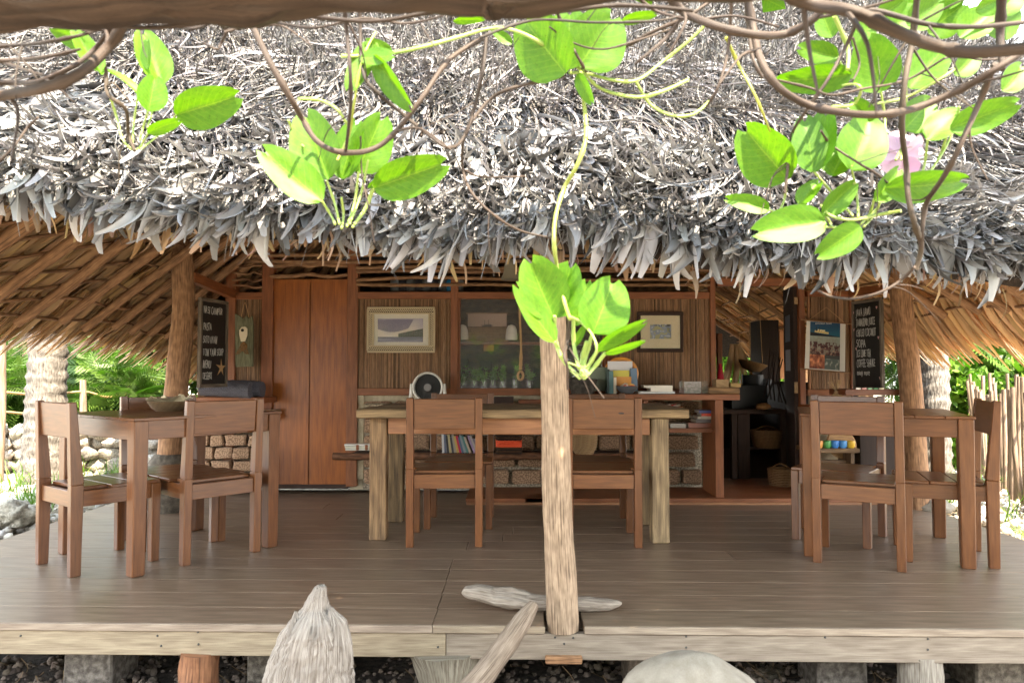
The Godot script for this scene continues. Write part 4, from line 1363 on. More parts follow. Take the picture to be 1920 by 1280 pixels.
	for q in [[867, "left"], [959, "right"]]:
		var lamp := mb()
		lamp.lathe([Vector2(0.052, 0.0), Vector2(0.053, 0.03), Vector2(0.046, 0.09), Vector2(0.03, 0.125), Vector2(0.006, 0.135)], 16)
		var o := part("shell_shade", lamp, M.white_paint, self)
		o.position = P(q[0], 637, 6.56)
		meta(o, "white bell shaped shade on the %s of the boat scroll behind glass" % q[1], "lamp shade", "white shades behind the window")
	wsolo("window_shelf", 860, 641, 1130, 646, 6.72, 0.2, M.frame_wood, "brown plank shelf crossing behind the window glass", "shelf")
	wsolo("orange_box", 906, 646, 926, 658, 6.6, 0.06, M.door_wood, "small orange brown box under the shelf behind the window", "box", Color(1.5, 1.2, 1))
	for q in [[868, 672, 876, 690], [900, 676, 922, 696], [1000, 690, 1014, 728], [940, 682, 975, 700]]:
		wsolo("storage_box", q[0], q[1], q[2], q[3], 7.7, 0.2, M.dark_wood, "dim box on the shelves deep behind the window", "box", grey(1.5, 3), "dim boxes behind the window")
	# jar plants on the sill, added in place of the garden's reflection
	var sp := MB.new()
	for k in 7:
		var a := k * 0.9
		var d := Vector3(cos(a) * 0.8, 0.5, sin(a) * 0.8)
		sp.quad(Vector3.ZERO, d * 0.02 + Vector3(-sin(a), 0, cos(a)) * 0.007, d * 0.045, d * 0.02 - Vector3(-sin(a), 0, cos(a)) * 0.007)
	var sprig := sp.mesh()
	var names := ["purple flowered", "tall twin stemmed", "bushy light green", "short feathery", "yellowish", "bright pale", "small far right"]
	var xs := [868, 889, 907, 924, 943, 966, 992]
	for k in 7:
		var at := P(xs[k], 727, 6.55)
		var o := thing("stand_in_plant", "%s seedling in a glass jar added in place of mirrored garden plants" % names[k], "plant", at, 0.0, "seedlings added in place of a window reflection")
		var g := mb()
		g.lathe([Vector2(0.03, 0), Vector2(0.032, 0.06), Vector2(0.024, 0.09), Vector2(0.024, 0.1)], 14)
		part("jar", g, M.glass, o)
		var st := mb()
		var xf := []
		var cols := []
		for j in 4:
			var tip := Vector3(rng.randfn(0, 0.025), rng.randf_range(0.1, 0.2), rng.randfn(0, 0.02))
			var q := smooth_pts([Vector3(0, 0.02, 0), tip * 0.6, tip], 3)
			st.tube(q, radii(q.size(), 0.002, 0.0015), 5)
			for i in 3:
				xf.append(Transform3D(Basis(Vector3(rng.randf(), 1, rng.randf()).normalized(), rng.randf() * TAU), tip * (1.0 - i * 0.22)))
				cols.append(Color(1.5, 1.7, 1.2).lerp(Color(3.0, 3.0, 1.8), rng.randf()))
		part("stem", st, M.green_stem, o)
		scatter("leaves", sprig, M.foliage, xf, cols, o)
	# rope with a loop
	var rp := mb()
	var pts := smooth_pts([P(973, 545, 6.15), P(975, 600, 6.15), P(977, 650, 6.15), P(976, 693, 6.15)], 10)
	var rr := PackedFloat32Array()
	for k in pts.size(): rr.append(0.009 * (1.0 + 0.12 * sin(k * 2.4)) * (1.5 if k > 22 else 1.0))
	rp.tube(pts, rr, 8)
	var lp := PackedVector3Array()
	var cen := P(976, 704, 6.15)
	for k in 21: lp.append(cen + Vector3(sin(TAU * k / 20) * 0.021, cos(TAU * k / 20) * 0.034, 0))
	rp.tube(lp, radii(21, 0.011, 0.011), 7, 0.0, null, 1.0, false)
	solo("looped_rope", rp, M.rope, "thick rope with a loop at its end hanging before the window", "rope", P(976, 704, 6.15))
	var bl := thing("hanging_bell", "grey bronze bell hanging under the eave left of the middle leaves", "bell", P(957, 524, 5.0))
	var bb := mb()
	bb.lathe([Vector2(0.066, 0.0), Vector2(0.062, 0.012), Vector2(0.047, 0.045), Vector2(0.04, 0.1), Vector2(0.03, 0.13), Vector2(0.006, 0.14)], 22)
	part("bell_body", bb, M.bronze, bl)
	var bc := mb()
	bc.tube(PackedVector3Array([Vector3(0, 0.135, 0), Vector3(0, 0.9, 0)]), radii(2, 0.006, 0.006), 6)
	part("cord", bc, M.rope, bl)
	# loft bottles behind the slats
	wsolo("loft_shelf", 668, 546, 1331, 548, WD + 0.12, 0.35, M.dark_wood, "dark loft shelf behind the slats above the window", "shelf")
	for k in 9:
		var b := mb(Color(0.05, 0.35, 0.75) if k == 7 else Color(0.06, 0.065, 0.08) if k % 2 else Color(0.2, 0.22, 0.24))
		b.lathe([Vector2(0.04, 0), Vector2(0.042, 0.09), Vector2(0.015, 0.12), Vector2(0.014, 0.14)], 12)
		var o := part("bottle", b, M.shiny, self)
		o.position = P(740 + k * 15, 546, WD + 0.25)
		meta(o, "bright blue bottle on the loft shelf behind the slats" if k == 7 else "dark bottle in the row on the loft shelf behind the slats", "bottle", "bottles on the loft shelf")
	pictures()
	boards()

func quad_part(called: String, x0: float, y0: float, x1: float, y1: float, d: float, m: Material, parent: Node3D) -> MeshInstance3D:
	var b := MB.new()
	b.quad(P(x0, y1, d), P(x1, y1, d), P(x1, y0, d), P(x0, y0, d), Vector2(0, 1), Vector2(1, 1), Vector2(1, 0), Vector2(0, 0))
	return partw(called, b, m, parent)

func pictures() -> void:
	# woven frame with a landscape
	var o := thing("framed_landscape", "landscape picture of a misty bay in a pale woven frame", "picture", P(751, 660, 6.34))
	var land := print_image(200, 110, func(u: float, v: float) -> Color:
		var col := Color(0.62, 0.60, 0.68).lerp(Color(0.86, 0.82, 0.78), clampf(v * 1.7 + 0.25 * sin(u * 9.0 + v * 4.0), 0, 1))
		if v < 0.45 + 0.12 * sin(u * 5.0) and v > 0.04 and u < 0.8 - v * 0.3: col = col.lerp(Color(0.42, 0.40, 0.50), 0.75)
		if v > 0.42 + (1.0 - u) * 0.4 and v < 0.78 and u > 0.45: col = Color(0.24, 0.27, 0.25).lerp(Color(0.33, 0.36, 0.32), absf(sin(u * 60.0) * sin(v * 47.0)))
		if v > 0.78: col = Color(0.52, 0.52, 0.60).lerp(Color(0.40, 0.40, 0.48), absf(sin(v * 90.0 + 3.0 * sin(u * 24.0))))
		return col)
	wpart("mount", 699, 587, 804, 649, 6.36, 0.01, M.white_paint, o, Color(0.95, 0.92, 0.85))
	quad_part("print", 708, 597, 793, 641, 6.356, land, o)
	wpart("pane", 700, 588, 803, 648, 6.352, 0.002, M.glass, o)
	for q in [[688, 576, 815, 588], [688, 648, 815, 660], [688, 588, 700, 648], [803, 588, 815, 648]]:
		wpart("frame_bar", q[0], q[1], q[2], q[3], 6.35, 0.02, M.dark_wood, o, Color(1.4, 1.2, 1))
	for q in [[688, 575, 815, 579], [688, 585.5, 815, 588.5], [688, 647.5, 815, 650.5], [688, 657, 815, 661], [687.5, 579, 691, 657], [697, 588, 700.5, 648], [803, 588, 806, 648], [812, 579, 815.5, 657]]:
		wpart("frame_edge", q[0], q[1], q[2], q[3], 6.344, 0.022, M.white_paint, o, Color(0.72, 0.6, 0.42))
	var b := mb(Color(0.9, 0.78, 0.58))
	for k in 34:
		var x := 692 + k * 3.6
		for y in [582, 653.5]:
			var s := 1.0 if y < 600 else -1.0
			b.bar(P(x - 2.4, y + 3 * s, 6.342), P(x + 2.4, y - 3 * s, 6.342), 0.0065, 0.008)
	for k in 18:
		var y := 590 + k * 3.4
		for x in [694, 809.5]: b.bar(P(x - 3, y + 2.4, 6.342), P(x + 3, y - 2.4, 6.342), 0.0065, 0.008)
	partw("plait", b, M.white_paint, o, "stuff")
	# right picture: little map in a dark frame
	o = thing("framed_map", "small blue map on cream card in a dark square frame", "picture", P(1238, 657, 6.34))
	var mp := print_image(90, 70, func(u: float, v: float) -> Color:
		var col := Color(0.50, 0.55, 0.62)
		var n := noise.get_noise_2d(u * 160.0, v * 160.0)
		if n > 0.15: col = Color(0.62, 0.63, 0.45)
		if v < 0.12 and u > 0.15 and u < 0.95 and noise.get_noise_2d(u * 500.0, 3.0) > -0.1: col = Color(0.2, 0.22, 0.25)
		if n < -0.4: col = Color(0.68, 0.72, 0.76)
		return col)
	wpart("mount", 1201, 591, 1276, 653, 6.36, 0.01, M.cream_cloth, o, Color(0.95, 0.98, 1.1))
	quad_part("print", 1219, 608, 1259, 635, 6.356, mp, o)
	wpart("pane", 1201, 591, 1276, 653, 6.352, 0.002, M.glass, o)
	for q in [[1195, 584, 1282, 591], [1195, 653, 1282, 660], [1195, 591, 1201, 653], [1276, 591, 1282, 653]]:
		wpart("frame_bar", q[0], q[1], q[2], q[3], 6.35, 0.025, M.dark_wood, o, Color(1.3, 1.2, 1.1))
	# driftwood plaque
	o = thing("driftwood_plaque", "green driftwood plaque with a bone and tassel hung on the reed panel", "plaque", P(456, 688, 6.33))
	b = mb(Color(0.62, 0.72, 0.5))
	var ring := [[441, 688], [473, 687], [474, 610], [472, 592], [466, 597], [461, 592], [455, 598], [450, 593], [440, 588]]
	prism(b, ring, 6.34, 0.025)
	partw("board", b, M.driftwood, o)
	b = mb(Color(1.0, 0.9, 0.72))
	prism(b, [[451, 640], [459, 640], [463, 628], [463, 616], [459, 612], [452, 613], [448, 619], [448, 627]], 6.314, 0.012)
	partw("bone", b, M.plain, o).material_override = M.white_paint
	b = mb(Color(0.15, 0.16, 0.15))
	b.lathe([Vector2(0.013, -0.003), Vector2(0.013, 0.002), Vector2(0.004, 0.003)], 12, P(454, 619, 6.3), Basis(Vector3.RIGHT, PI / 2))
	partw("shell_disc", b, M.iron, o)
	b = mb(Color(0.7, 0.55, 0.4))
	for k in 14:
		var sp := smooth_pts([P(456, 640, 6.305), P(455 + rng.randf_range(-6, 8), 650, 6.303), P(455 + rng.randf_range(-15, 16), 664, 6.31)], 3)
		b.tube(sp, radii(sp.size(), 0.0035, 0.0015), 5)
	partw("tassel", b, M.straw, o)
	b = mb()
	b.tube(smooth_pts([P(452, 594, 6.32), P(459, 567, 6.34), P(466, 594, 6.32)], 4), radii(9, 0.003, 0.003), 5)
	partw("cord", b, M.rope, o)

func prism(b: MB, ring: Array, d: float, thick: float) -> void:
	var f := PackedVector3Array()
	for q in ring: f.append(P(q[0], q[1], d - thick))
	var c := Vector3.ZERO
	for p in f: c += p / f.size()
	var back := Vector3(0, 0, -thick)
	for i in f.size():
		var p := f[i]
		var q := f[(i + 1) % f.size()]
		b.tri(c, p, q, Vector2(c.y, c.x), Vector2(p.y, p.x), Vector2(q.y, q.x))
		b.quad(p, p + back, q + back, q)

func boards() -> void:
	# the left menu board faces right, towards the veranda
	var o := thing("menu_board", "left chalk menu board with six dishes and a star", "blackboard", P(396, 735, 5.8))
	var a := P(372, 557, 5.6)
	var c := P(424, 565.4, 5.98)
	var x := (c - a)
	var w := x.length()
	x = x.normalized()
	x.y = 0
	x = x.normalized()
	var z := x.cross(Vector3.UP)
	var xf := Transform3D(Basis(x, Vector3.UP, z), Vector3(a.x, a.y - 0.68, a.z) - o.position)
	menu(o, xf, w, 0.68, ["NASI CAMPUR", "PASTA", "SOTO AYAM", "TOM YAM SOUP", "MENU", "DESSERT"], [0.59, 0.465, 0.365, 0.265, 0.175, 0.085], 0.052, [0.94, 0.4, 0.62, 0.96, 0.36, 0.5])
	var st := MB.new()
	for k in 5:
		var t := TAU * k / 5 + 0.05
		var q := Vector3(sin(t), cos(t), 0) * 0.075
		var s := Vector3(cos(t), -sin(t), 0) * 0.017
		st.quad(-s + Vector3(0, 0, 0.012), s + Vector3(0, 0, 0.012), q * 1.0 + Vector3(0, 0, 0.005), q + Vector3(0, 0, 0.005))
	var sm := part("starfish", st, M.rope, o)
	sm.transform = xf * Transform3D(Basis(), Vector3(w * 0.72, 0.15, 0.018))
	# the right one faces left
	o = thing("menu_board", "right chalk menu board listing drinks beside the leaning post", "blackboard", P(1630, 728, 6.0))
	a = P(1601, 568, 6.25)
	c = P(1656, 555, 5.85)
	x = c - a
	w = x.length()
	x.y = 0
	x = x.normalized()
	z = x.cross(Vector3.UP)
	xf = Transform3D(Basis(x, Vector3.UP, z), Vector3(a.x, P(1603, 728, 6.25).y - 0.01, a.z) - o.position)
	menu(o, xf, w, 0.735, ["JAVA JAMU", "TAMARIND JUICE", "CHILLED COCONUT", "SOPA", "ICE LIME TEA", "COFFEE SHAKE", "many more"], [0.635, 0.55, 0.465, 0.38, 0.3, 0.215, 0.14], 0.058, [0.68, 0.92, 0.95, 0.42, 0.78, 0.92, 0.62])
	var tw := Color(0.75, 0.45, 0.42)
	for q in [[0.06, 0.64], [0.86, 0.66], [0.07, 0.5], [0.9, 0.42], [0.14, 0.34], [0.93, 0.1]]:
		var hb := MB.new()
		hb.tint = tw
		var s := 0.012
		hb.tri(Vector3(-s, s * 0.4, 0), Vector3(0, -s * 1.3, 0), Vector3(s, s * 0.4, 0))
		hb.tri(Vector3(-s, s * 0.4, 0), Vector3(0, s * 0.4, 0), Vector3(-s * 0.5, s, 0))
		hb.tri(Vector3(0, s * 0.4, 0), Vector3(s, s * 0.4, 0), Vector3(s * 0.5, s, 0))
		var h := part("chalk_heart", hb, M.plain, o)
		h.transform = xf * Transform3D(Basis(), Vector3(q[0] * w, q[1], 0.019))
	wsolo("chalk_shelf", 1586, 730, 1690, 741, 5.75, 0.3, M.frame_wood, "dark red wood shelf under the right menu board", "shelf", Color(0.55, 0.5, 0.5))
	var chalks := ["white", "pink", "green", "dark green", "cream"]
	var cc := [Color(0.9, 0.88, 0.82), Color(0.85, 0.5, 0.5), Color(0.35, 0.62, 0.4), Color(0.1, 0.3, 0.15), Color(0.9, 0.85, 0.65)]
	for k in 5:
		wsolo("chalk_stick", 1606 + k * 11, 727, 1615 + k * 11, 730, 5.74, 0.012, M.plain, "%s chalk stick lying in the row under the right menu board" % chalks[k], "chalk", cc[k], "chalk sticks")
	# poster scroll
	o = thing("hanging_poster", "hanging fabric poster of a boat and beach crowd on reed wall", "poster", P(1545, 695, 6.3))
	var pic := print_image(150, 200, func(u: float, v: float) -> Color:
		var n := noise.get_noise_2d(u * 300.0, v * 300.0)
		var n2 := noise.get_noise_2d(u * 900.0 + 50.0, v * 900.0)
		var col: Color
		if v < 0.3:
			col = Color(0.05, 0.22, 0.36).lerp(Color(0.10, 0.38, 0.48), v * 3.0 + u * 0.2)
			if v > 0.22 + u * 0.07: col = Color(0.06, 0.09, 0.14)
			if absf(v - 0.19 - u * 0.06) < 0.022 and u > 0.15 and u < 0.62: col = Color(0.85, 0.75, 0.5)
			if absf(v - 0.155 - u * 0.05) < 0.015 and u > 0.25 and u < 0.5: col = Color(0.9, 0.84, 0.66)
			if (absf(u - 0.2) < 0.012 or absf(u - 0.31) < 0.01) and v > 0.1 and v < 0.2: col = Color(0.1, 0.1, 0.12)
		elif v < 0.7:
			col = Color(0.62, 0.66, 0.62).lerp(Color(0.5, 0.44, 0.38), (v - 0.3) * 2.5 + n * 0.3)
			if v > 0.42 and n + n2 * 0.7 > -0.15: col = Color(0.22, 0.11, 0.13).lerp(Color(0.36, 0.2, 0.2), n2 + 0.5)
			if v > 0.5 and n2 > 0.42: col = Color(0.75, 0.6, 0.5)
		elif u < 0.5:
			col = Color(0.74, 0.46, 0.32).lerp(Color(0.45, 0.22, 0.16), n * 1.2 + v - 0.6)
		else:
			col = Color(0.26, 0.27, 0.26) if v < 0.77 else Color(0.36, 0.40, 0.38).lerp(Color(0.7, 0.7, 0.66), clampf(n * 2.0 - 0.2, 0.0, 1.0))
		return col)
	var cloth := MB.new()
	cloth.tint = Color(1.05, 1.02, 1.0)
	var q0 := [P(1513, 600, 6.3), P(1586, 606, 6.3), P(1585, 697, 6.3), P(1509, 692, 6.3)]
	cloth.quad(q0[3], q0[2], q0[1], q0[0])
	partw("cloth", cloth, M.white_paint, o)
	var pb := MB.new()
	pb.quad(P(1518, 690, 6.296), P(1575, 694, 6.296), P(1576, 606, 6.296), P(1520, 602.5, 6.296), Vector2(0, 1), Vector2(1, 1), Vector2(1, 0), Vector2(0, 0))
	partw("print", pb, pic, o)
	for e in [[1502, 599, 1597, 607], [1500, 691, 1595, 699]]:
		var rb := mb(Color(1.5, 1.3, 1.1))
		rb.tube(PackedVector3Array([P(e[0], e[1], 6.297), P(e[2], e[3], 6.297)]), radii(2, 0.006, 0.006), 8)
		partw("dowel", rb, M.pole_wood, o)
	var cb := mb()
	cb.tube(PackedVector3Array([P(1517, 600, 6.3), P(1550, 576, 6.33), P(1583, 604, 6.3)]), radii(3, 0.002, 0.002), 5)
	partw("cord", cb, M.rope, o)
	var tx := lettering(o, "SOUTH WALET VILLAGE", 0.012, M.white_paint, Transform3D(Basis(), P(1529, 606.5, 6.294) - o.position), 0.75, "Droid Sans", false)

func menu(o: Node3D, xf: Transform3D, w: float, h: float, lines: Array, ys: Array, size: float, fill: Array) -> void:
	var b := mb()
	b.box(Vector3(w / 2, h / 2, 0.004), Vector3(w - 0.02, h - 0.02, 0.012))
	var slate := part("slate", b, M.slate, o)
	slate.transform = xf
	for q in [[Vector3(w / 2, 0.012, 0.008), Vector3(w, 0.026, 0.028)], [Vector3(w / 2, h - 0.012, 0.008), Vector3(w, 0.026, 0.028)], [Vector3(0.012, h / 2, 0.008), Vector3(0.026, h - 0.052, 0.028)], [Vector3(w - 0.012, h / 2, 0.008), Vector3(0.026, h - 0.052, 0.028)]]:
		b = mb()
		b.box(q[0], q[1])
		part("frame_bar", b, M.grey_frame, o).transform = xf
	for k in lines.size():
		var s: float = size * (0.62 if str(lines[k]) == "many more" else 1.0)
		var span: float = (w - 0.11) * fill[k]
		var natural: float = str(lines[k]).length() * s * 0.83
		lettering(slate, lines[k], s, M.chalk, Transform3D(Basis(Vector3.BACK, rng.randf_range(-0.02, 0.03)), Vector3(0.05, ys[k], 0.0115)), span / natural)

# ---------------------------------------------------------------- small things
func book_flat(px0: float, px1: float, py0: float, py1: float, d: float, depth: float, col: Color, label: String, group: String) -> void:
	var a := P(px0, py1, d)
	var c := P(px1, py0, d)
	var h := c.y - a.y
	var o := thing("book", label, "book", Vector3((a.x + c.x) / 2, a.y, -d - depth / 2), rng.randf_range(-0.04, 0.04), group)
	var w := c.x - a.x
	var b := mb(Color(0.8, 0.76, 0.66))
	b.box(Vector3(0, h / 2, -0.002), Vector3(w - 0.006, h - 0.004, depth - 0.006), 0.001)
	part("pages", b, M.plain, o)
	b = mb(col)
	b.box(Vector3(0, h - 0.001, 0), Vector3(w, 0.002, depth), 0.0005)
	b.box(Vector3(0, 0.001, 0), Vector3(w, 0.002, depth), 0.0005)
	b.box(Vector3(0, h / 2, depth / 2 - 0.001), Vector3(w, h - 0.004, 0.002), 0.0005)
	part("cover", b, M.shiny, o)

func book_up(px0: float, px1: float, py0: float, py1: float, d: float, depth: float, col: Color, lean: float, label: String, group: String) -> void:
	var a := P(px0, py1, d)
	var c := P(px1, py0, d)
	var w := c.x - a.x
	var h := c.y - a.y
	var o := thing("book", label, "book", Vector3((a.x + c.x) / 2, a.y, -d), 0.0, group)
	o.rotation.z = lean
	var b := mb(Color(0.75, 0.7, 0.6))
	b.box(Vector3(0, h / 2, -depth / 2 - 0.001), Vector3(maxf(w - 0.004, 0.002), h - 0.006, depth - 0.004), 0.0008)
	part("pages", b, M.plain, o)
	b = mb(col)
	b.box(Vector3(0, h / 2, -0.0008), Vector3(w, h, 0.0016), 0.0004)
	b.box(Vector3(-w / 2 + 0.0008, h / 2, -depth / 2), Vector3(0.0016, h, depth - 0.003), 0.0004)
	b.box(Vector3(w / 2 - 0.0008, h / 2, -depth / 2), Vector3(0.0016, h, depth - 0.003), 0.0004)
	part("cover", b, M.shiny, o)

func build_items() -> void:
	# counter on the right
	var ct := thing("counter", "reddish wood counter shelf with a lower shelf, right of the pale pole", "counter", P(1230, 935, 6.0))
	wpart("top_board", 1062, 739, 1388, 750, 5.9, 0.42, M.frame_wood, ct, Color(1.25, 1.2, 1.15))
	wpart("side_board", 1341, 750, 1358, 934, 5.9, 0.4, M.frame_wood, ct, Color(1.3, 1.25, 1.1))
	wpart("lower_shelf", 1205, 803, 1341, 811, 5.98, 0.36, M.frame_wood, ct)
	wpart("side_board", 1207, 750, 1216, 803, 5.95, 0.3, M.frame_wood, ct, Color(1.1, 1, 1))
	var pot := thing("planter_pot", "dark grey square tapered pot beside the leaf stems on the counter", "pot", P(1092, 739, 6.05))
	var b := mb(Color(0.35, 0.33, 0.3))
	b.bar(Vector3(0, 0, 0), Vector3(0, 0.125, 0), 0.17, 0.17, Vector3.BACK, 0.006, 0.225, 0.225)
	part("body", b, M.concrete, pot)
	wsolo("glass_map", 1098, 688, 1141, 733, 6.2, 0.012, M.shiny, "greenish map card leaning behind the grey pot on the counter", "map", Color(0.20, 0.24, 0.17))
	var tray := mb(Color(0.85, 0.36, 0.06))
	tray.lathe([Vector2(0.14, -0.006), Vector2(0.146, 0.0), Vector2(0.143, 0.008), Vector2(0.12, 0.008)], 30, P(1165, 700, 6.25), Basis(Vector3.RIGHT, PI / 2) * Basis.from_scale(Vector3(1, 1, 0.95)))
	solo("round_tray", tray, M.shiny, "orange round tray standing upright behind the counter books", "tray", P(1165, 733, 6.25))
	var gb := "books standing on the counter"
	book_up(1140, 1186, 677, 735, 6.15, 0.015, Color(0.75, 0.74, 0.76), 0.0, "pale grey large book standing in front of the orange tray", gb)
	book_up(1139, 1143, 692, 738, 6.08, 0.12, Color(0.06, 0.10, 0.10), 0.0, "black spined thin book at the left of the counter books", gb)
	book_up(1143, 1150, 696, 738, 6.07, 0.12, Color(0.12, 0.25, 0.27), 0.0, "teal book standing among the counter books", gb)
	book_up(1150, 1180, 694, 730, 6.12, 0.015, Color(0.72, 0.62, 0.10), 0.0, "yellow and green covered book among the counter books", gb)
	book_up(1152, 1184, 706, 734, 6.08, 0.015, Color(0.68, 0.30, 0.06), 0.0, "orange covered book behind the grey bowl on the counter", gb)
	book_up(1184, 1196, 690, 734, 6.11, 0.03, Color(0.14, 0.22, 0.33), 0.04, "blue grey book at the right of the counter books", gb)
	book_up(1151, 1156, 707, 738, 6.04, 0.08, Color(0.70, 0.62, 0.48), 0.0, "cream thin book in front of the teal book on the counter", gb)
	var bw := thing("serving_bowl", "dark grey bowl holding red wrapped packets on the counter", "bowl", P(1176, 738, 5.98))
	b = mb(Color(0.10, 0.105, 0.11))
	b.lathe([Vector2(0.04, 0), Vector2(0.075, 0.03), Vector2(0.09, 0.062), Vector2(0.085, 0.063), Vector2(0.06, 0.03)], 24)
	part("bowl_shell", b, M.shiny, bw)
	for k in 5:
		b = mb([Color(0.6, 0.08, 0.06), Color(0.75, 0.65, 0.55), Color(0.55, 0.1, 0.08), Color(0.7, 0.4, 0.1), Color(0.6, 0.08, 0.06)][k])
		b.box(Vector3.ZERO, Vector3(0.06, 0.012, 0.05))
		var q := part("packet", b, M.shiny, bw)
		q.position = Vector3(-0.04 + 0.02 * k, 0.06 + 0.008 * (k % 2), 0.02)
		q.rotation = Vector3(0.2, k * 0.7, rng.randf_range(-0.4, 0.4))
	var gp := "papers on the counter"
	book_flat(1198, 1266, 734, 738, 5.97, 0.2, Color(0.62, 0.62, 0.6), "flat grey folder at the bottom of the paper pile", gp)
	book_flat(1220, 1261, 727, 734, 5.98, 0.18, Color(0.75, 0.70, 0.60), "cream booklet in the middle of the paper pile", gp)
	book_flat(1208, 1262, 722.5, 727, 5.99, 0.17, Color(0.78, 0.74, 0.64), "curled white booklet on top of the paper pile", gp)
	var ac := thing("photo_block", "clear acrylic block with a pale photo on the counter", "photo frame", P(1301, 738, 5.96))
	wpart("pane", 1275, 714, 1328, 738, 5.95, 0.03, M.glass, ac)
	var ph := print_image(60, 44, func(u: float, v: float) -> Color:
		var n := noise.get_noise_2d(u * 200.0, v * 200.0)
		return Color(0.66, 0.62, 0.60).lerp(Color(0.42, 0.42, 0.38), clampf(v * 0.8 + n * 0.6, 0, 1)))
	quad_part("photo", 1283, 715, 1315, 737.5, 5.965, ph, ac)
	var pl := mb(Color(0.95, 0.8, 0.6))
	wbox(pl, 1329, 726, 1388, 738.5, 5.92, 0.22, 0.008)
	solo("rough_plank", pl, M.pale_wood, "rough short plank on the counter's right end", "plank", P(1358, 738, 6.0))
	wsolo("palm_sugar_block", 1343, 711, 1367, 726, 5.97, 0.12, M.straw, "pale woven box on the left of the rough plank", "box", Color(1.5, 1.5, 1.3))
	wsolo("wooden_block", 1370, 718, 1390, 726, 5.97, 0.1, M.straw, "flat straw coloured block on the right of the rough plank", "block", Color(1.25, 1.05, 0.8))
	# under the counter
	var dish := thing("wooden_dish", "shallow wooden dish of red packets below the counter", "dish", P(1246, 772, 6.1))
	b = mb(Color(0.8, 0.7, 0.6))
	b.lathe([Vector2(0.08, 0), Vector2(0.14, 0.03), Vector2(0.155, 0.05), Vector2(0.145, 0.05), Vector2(0.1, 0.025)], 24)
	part("dish_shell", b, M.table_wood, dish)
	for k in 6:
		b = mb([Color(0.6, 0.06, 0.05), Color(0.75, 0.6, 0.5), Color(0.65, 0.08, 0.06), Color(0.7, 0.5, 0.4), Color(0.5, 0.05, 0.04), Color(0.7, 0.6, 0.5)][k])
		b.box(Vector3.ZERO, Vector3(0.07, 0.014, 0.05))
		var q := part("packet", b, M.shiny, dish)
		q.position = Vector3(-0.09 + 0.036 * k, 0.05, 0.02)
		q.rotation = Vector3(0.2, k * 0.8, rng.randf_range(-0.3, 0.3))
	var gs := "books stacked under the counter"
	book_flat(1290, 1347, 793, 803, 6.02, 0.2, Color(0.30, 0.10, 0.06), "thick brown book at the bottom of the stack under the counter", gs)
	book_flat(1305, 1346, 786, 792.5, 6.02, 0.18, Color(0.12, 0.10, 0.10), "black book second from the bottom under the counter", gs)
	book_flat(1309, 1345, 780, 785.5, 6.02, 0.18, Color(0.55, 0.5, 0.42), "beige book in the middle of the stack under the counter", gs)
	book_flat(1316, 1348, 775, 780, 6.02, 0.18, Color(0.70, 0.06, 0.02), "bright red book near the top of the stack under the counter", gs)
	book_flat(1311, 1338, 769, 774.6, 6.02, 0.16, Color(0.03, 0.05, 0.20), "dark blue book on top of the stack under the counter", gs)
	book_flat(1256, 1286, 794, 803, 6.02, 0.2, Color(0.4, 0.38, 0.34), "grey magazine pile left of the brown book under the counter", gs)
	# stone ledge, log shelf
	b = mb(Color(1.0, 0.95, 0.8))
	var pts := []
	var led := []
	for j in 30:
		var px := lerpf(682, 1218, j / 29.0)
		var c := P(px, 763, 6.22) - Vector3(0, 0, 0.09)
		var r := PackedVector3Array()
		var e := 0.02 * noise.get_noise_1d(px * 6.0)
		for s in [[0.1, -0.02], [0.1, 0.02], [0.09, 0.026], [-0.1, 0.026], [-0.1, -0.026], [0.09, -0.026]]: r.append(c + Vector3(0, s[1] + 0.006 * noise.get_noise_2d(px * 9.0, s[1] * 900.0), s[0] + e * signf(s[0])))
		r.reverse()
		led.append(r)
	b.loft(led, false, true)
	solo("stone_slab", b, M.coral_stone, "rough pale stone slab shelf behind the long table", "shelf", P(950, 768, 6.3))
	b = mb(Color(0.55, 0.45, 0.42))
	pts = []
	for k in 9: pts.append(P(lerpf(624, 1200, k / 8.0), 855 + rng.randf_range(-1.5, 1.5), 6.13))
	var sp := smooth_pts(pts, 4)
	b.tube(sp, radii(sp.size(), 0.03, 0.032), 10, 0.25, noise)
	var ls := thing("log_shelf", "dark split log shelf low along the brick wall", "shelf", P(900, 870, 6.15))
	partw("log", b, M.pole_wood, ls)
	wpart("shelf_board", 660, 849, 1210, 853, 6.12, 0.2, M.dark_wood, ls, Color(1.5, 1.3, 1.2))
	# fan
	var fan := thing("desk_fan", "round desk fan with a cream ring and dark grille on the stone slab", "fan", P(802, 757, 6.2))
	var fc := P(802, 726, 6.15)
	b = mb()
	b.lathe([Vector2(0.1, -0.05), Vector2(0.122, -0.03), Vector2(0.128, 0.02), Vector2(0.124, 0.034), Vector2(0.112, 0.034), Vector2(0.108, 0.0), Vector2(0.108, -0.04)], 36, fc, Basis(Vector3.RIGHT, PI / 2))
	partw("ring", b, M.white_paint, fan)
	b = mb(Color(0.6, 0.6, 0.6))
	b.lathe([Vector2(0.108, -0.03), Vector2(0.107, -0.028)], 30, fc, Basis(Vector3.RIGHT, PI / 2))
	partw("back_plate", b, M.black, fan)
	b = mb(Color(2.2, 2.1, 2.0))
	for k in 34:
		var a := TAU * k / 34
		var q := PackedVector3Array()
		for j in 6:
			var r := lerpf(0.03, 0.109, j / 5.0)
			q.append(fc + Vector3(cos(a + r * 7.0) * r, sin(a + r * 7.0) * r, 0.022 - 0.01 * j / 5.0))
		b.tube(q, radii(6, 0.0016, 0.0016), 4, 0.0, null, 1.0, false)
	partw("grille", b, M.iron, fan)
	b = mb(Color(0.22, 0.21, 0.2))
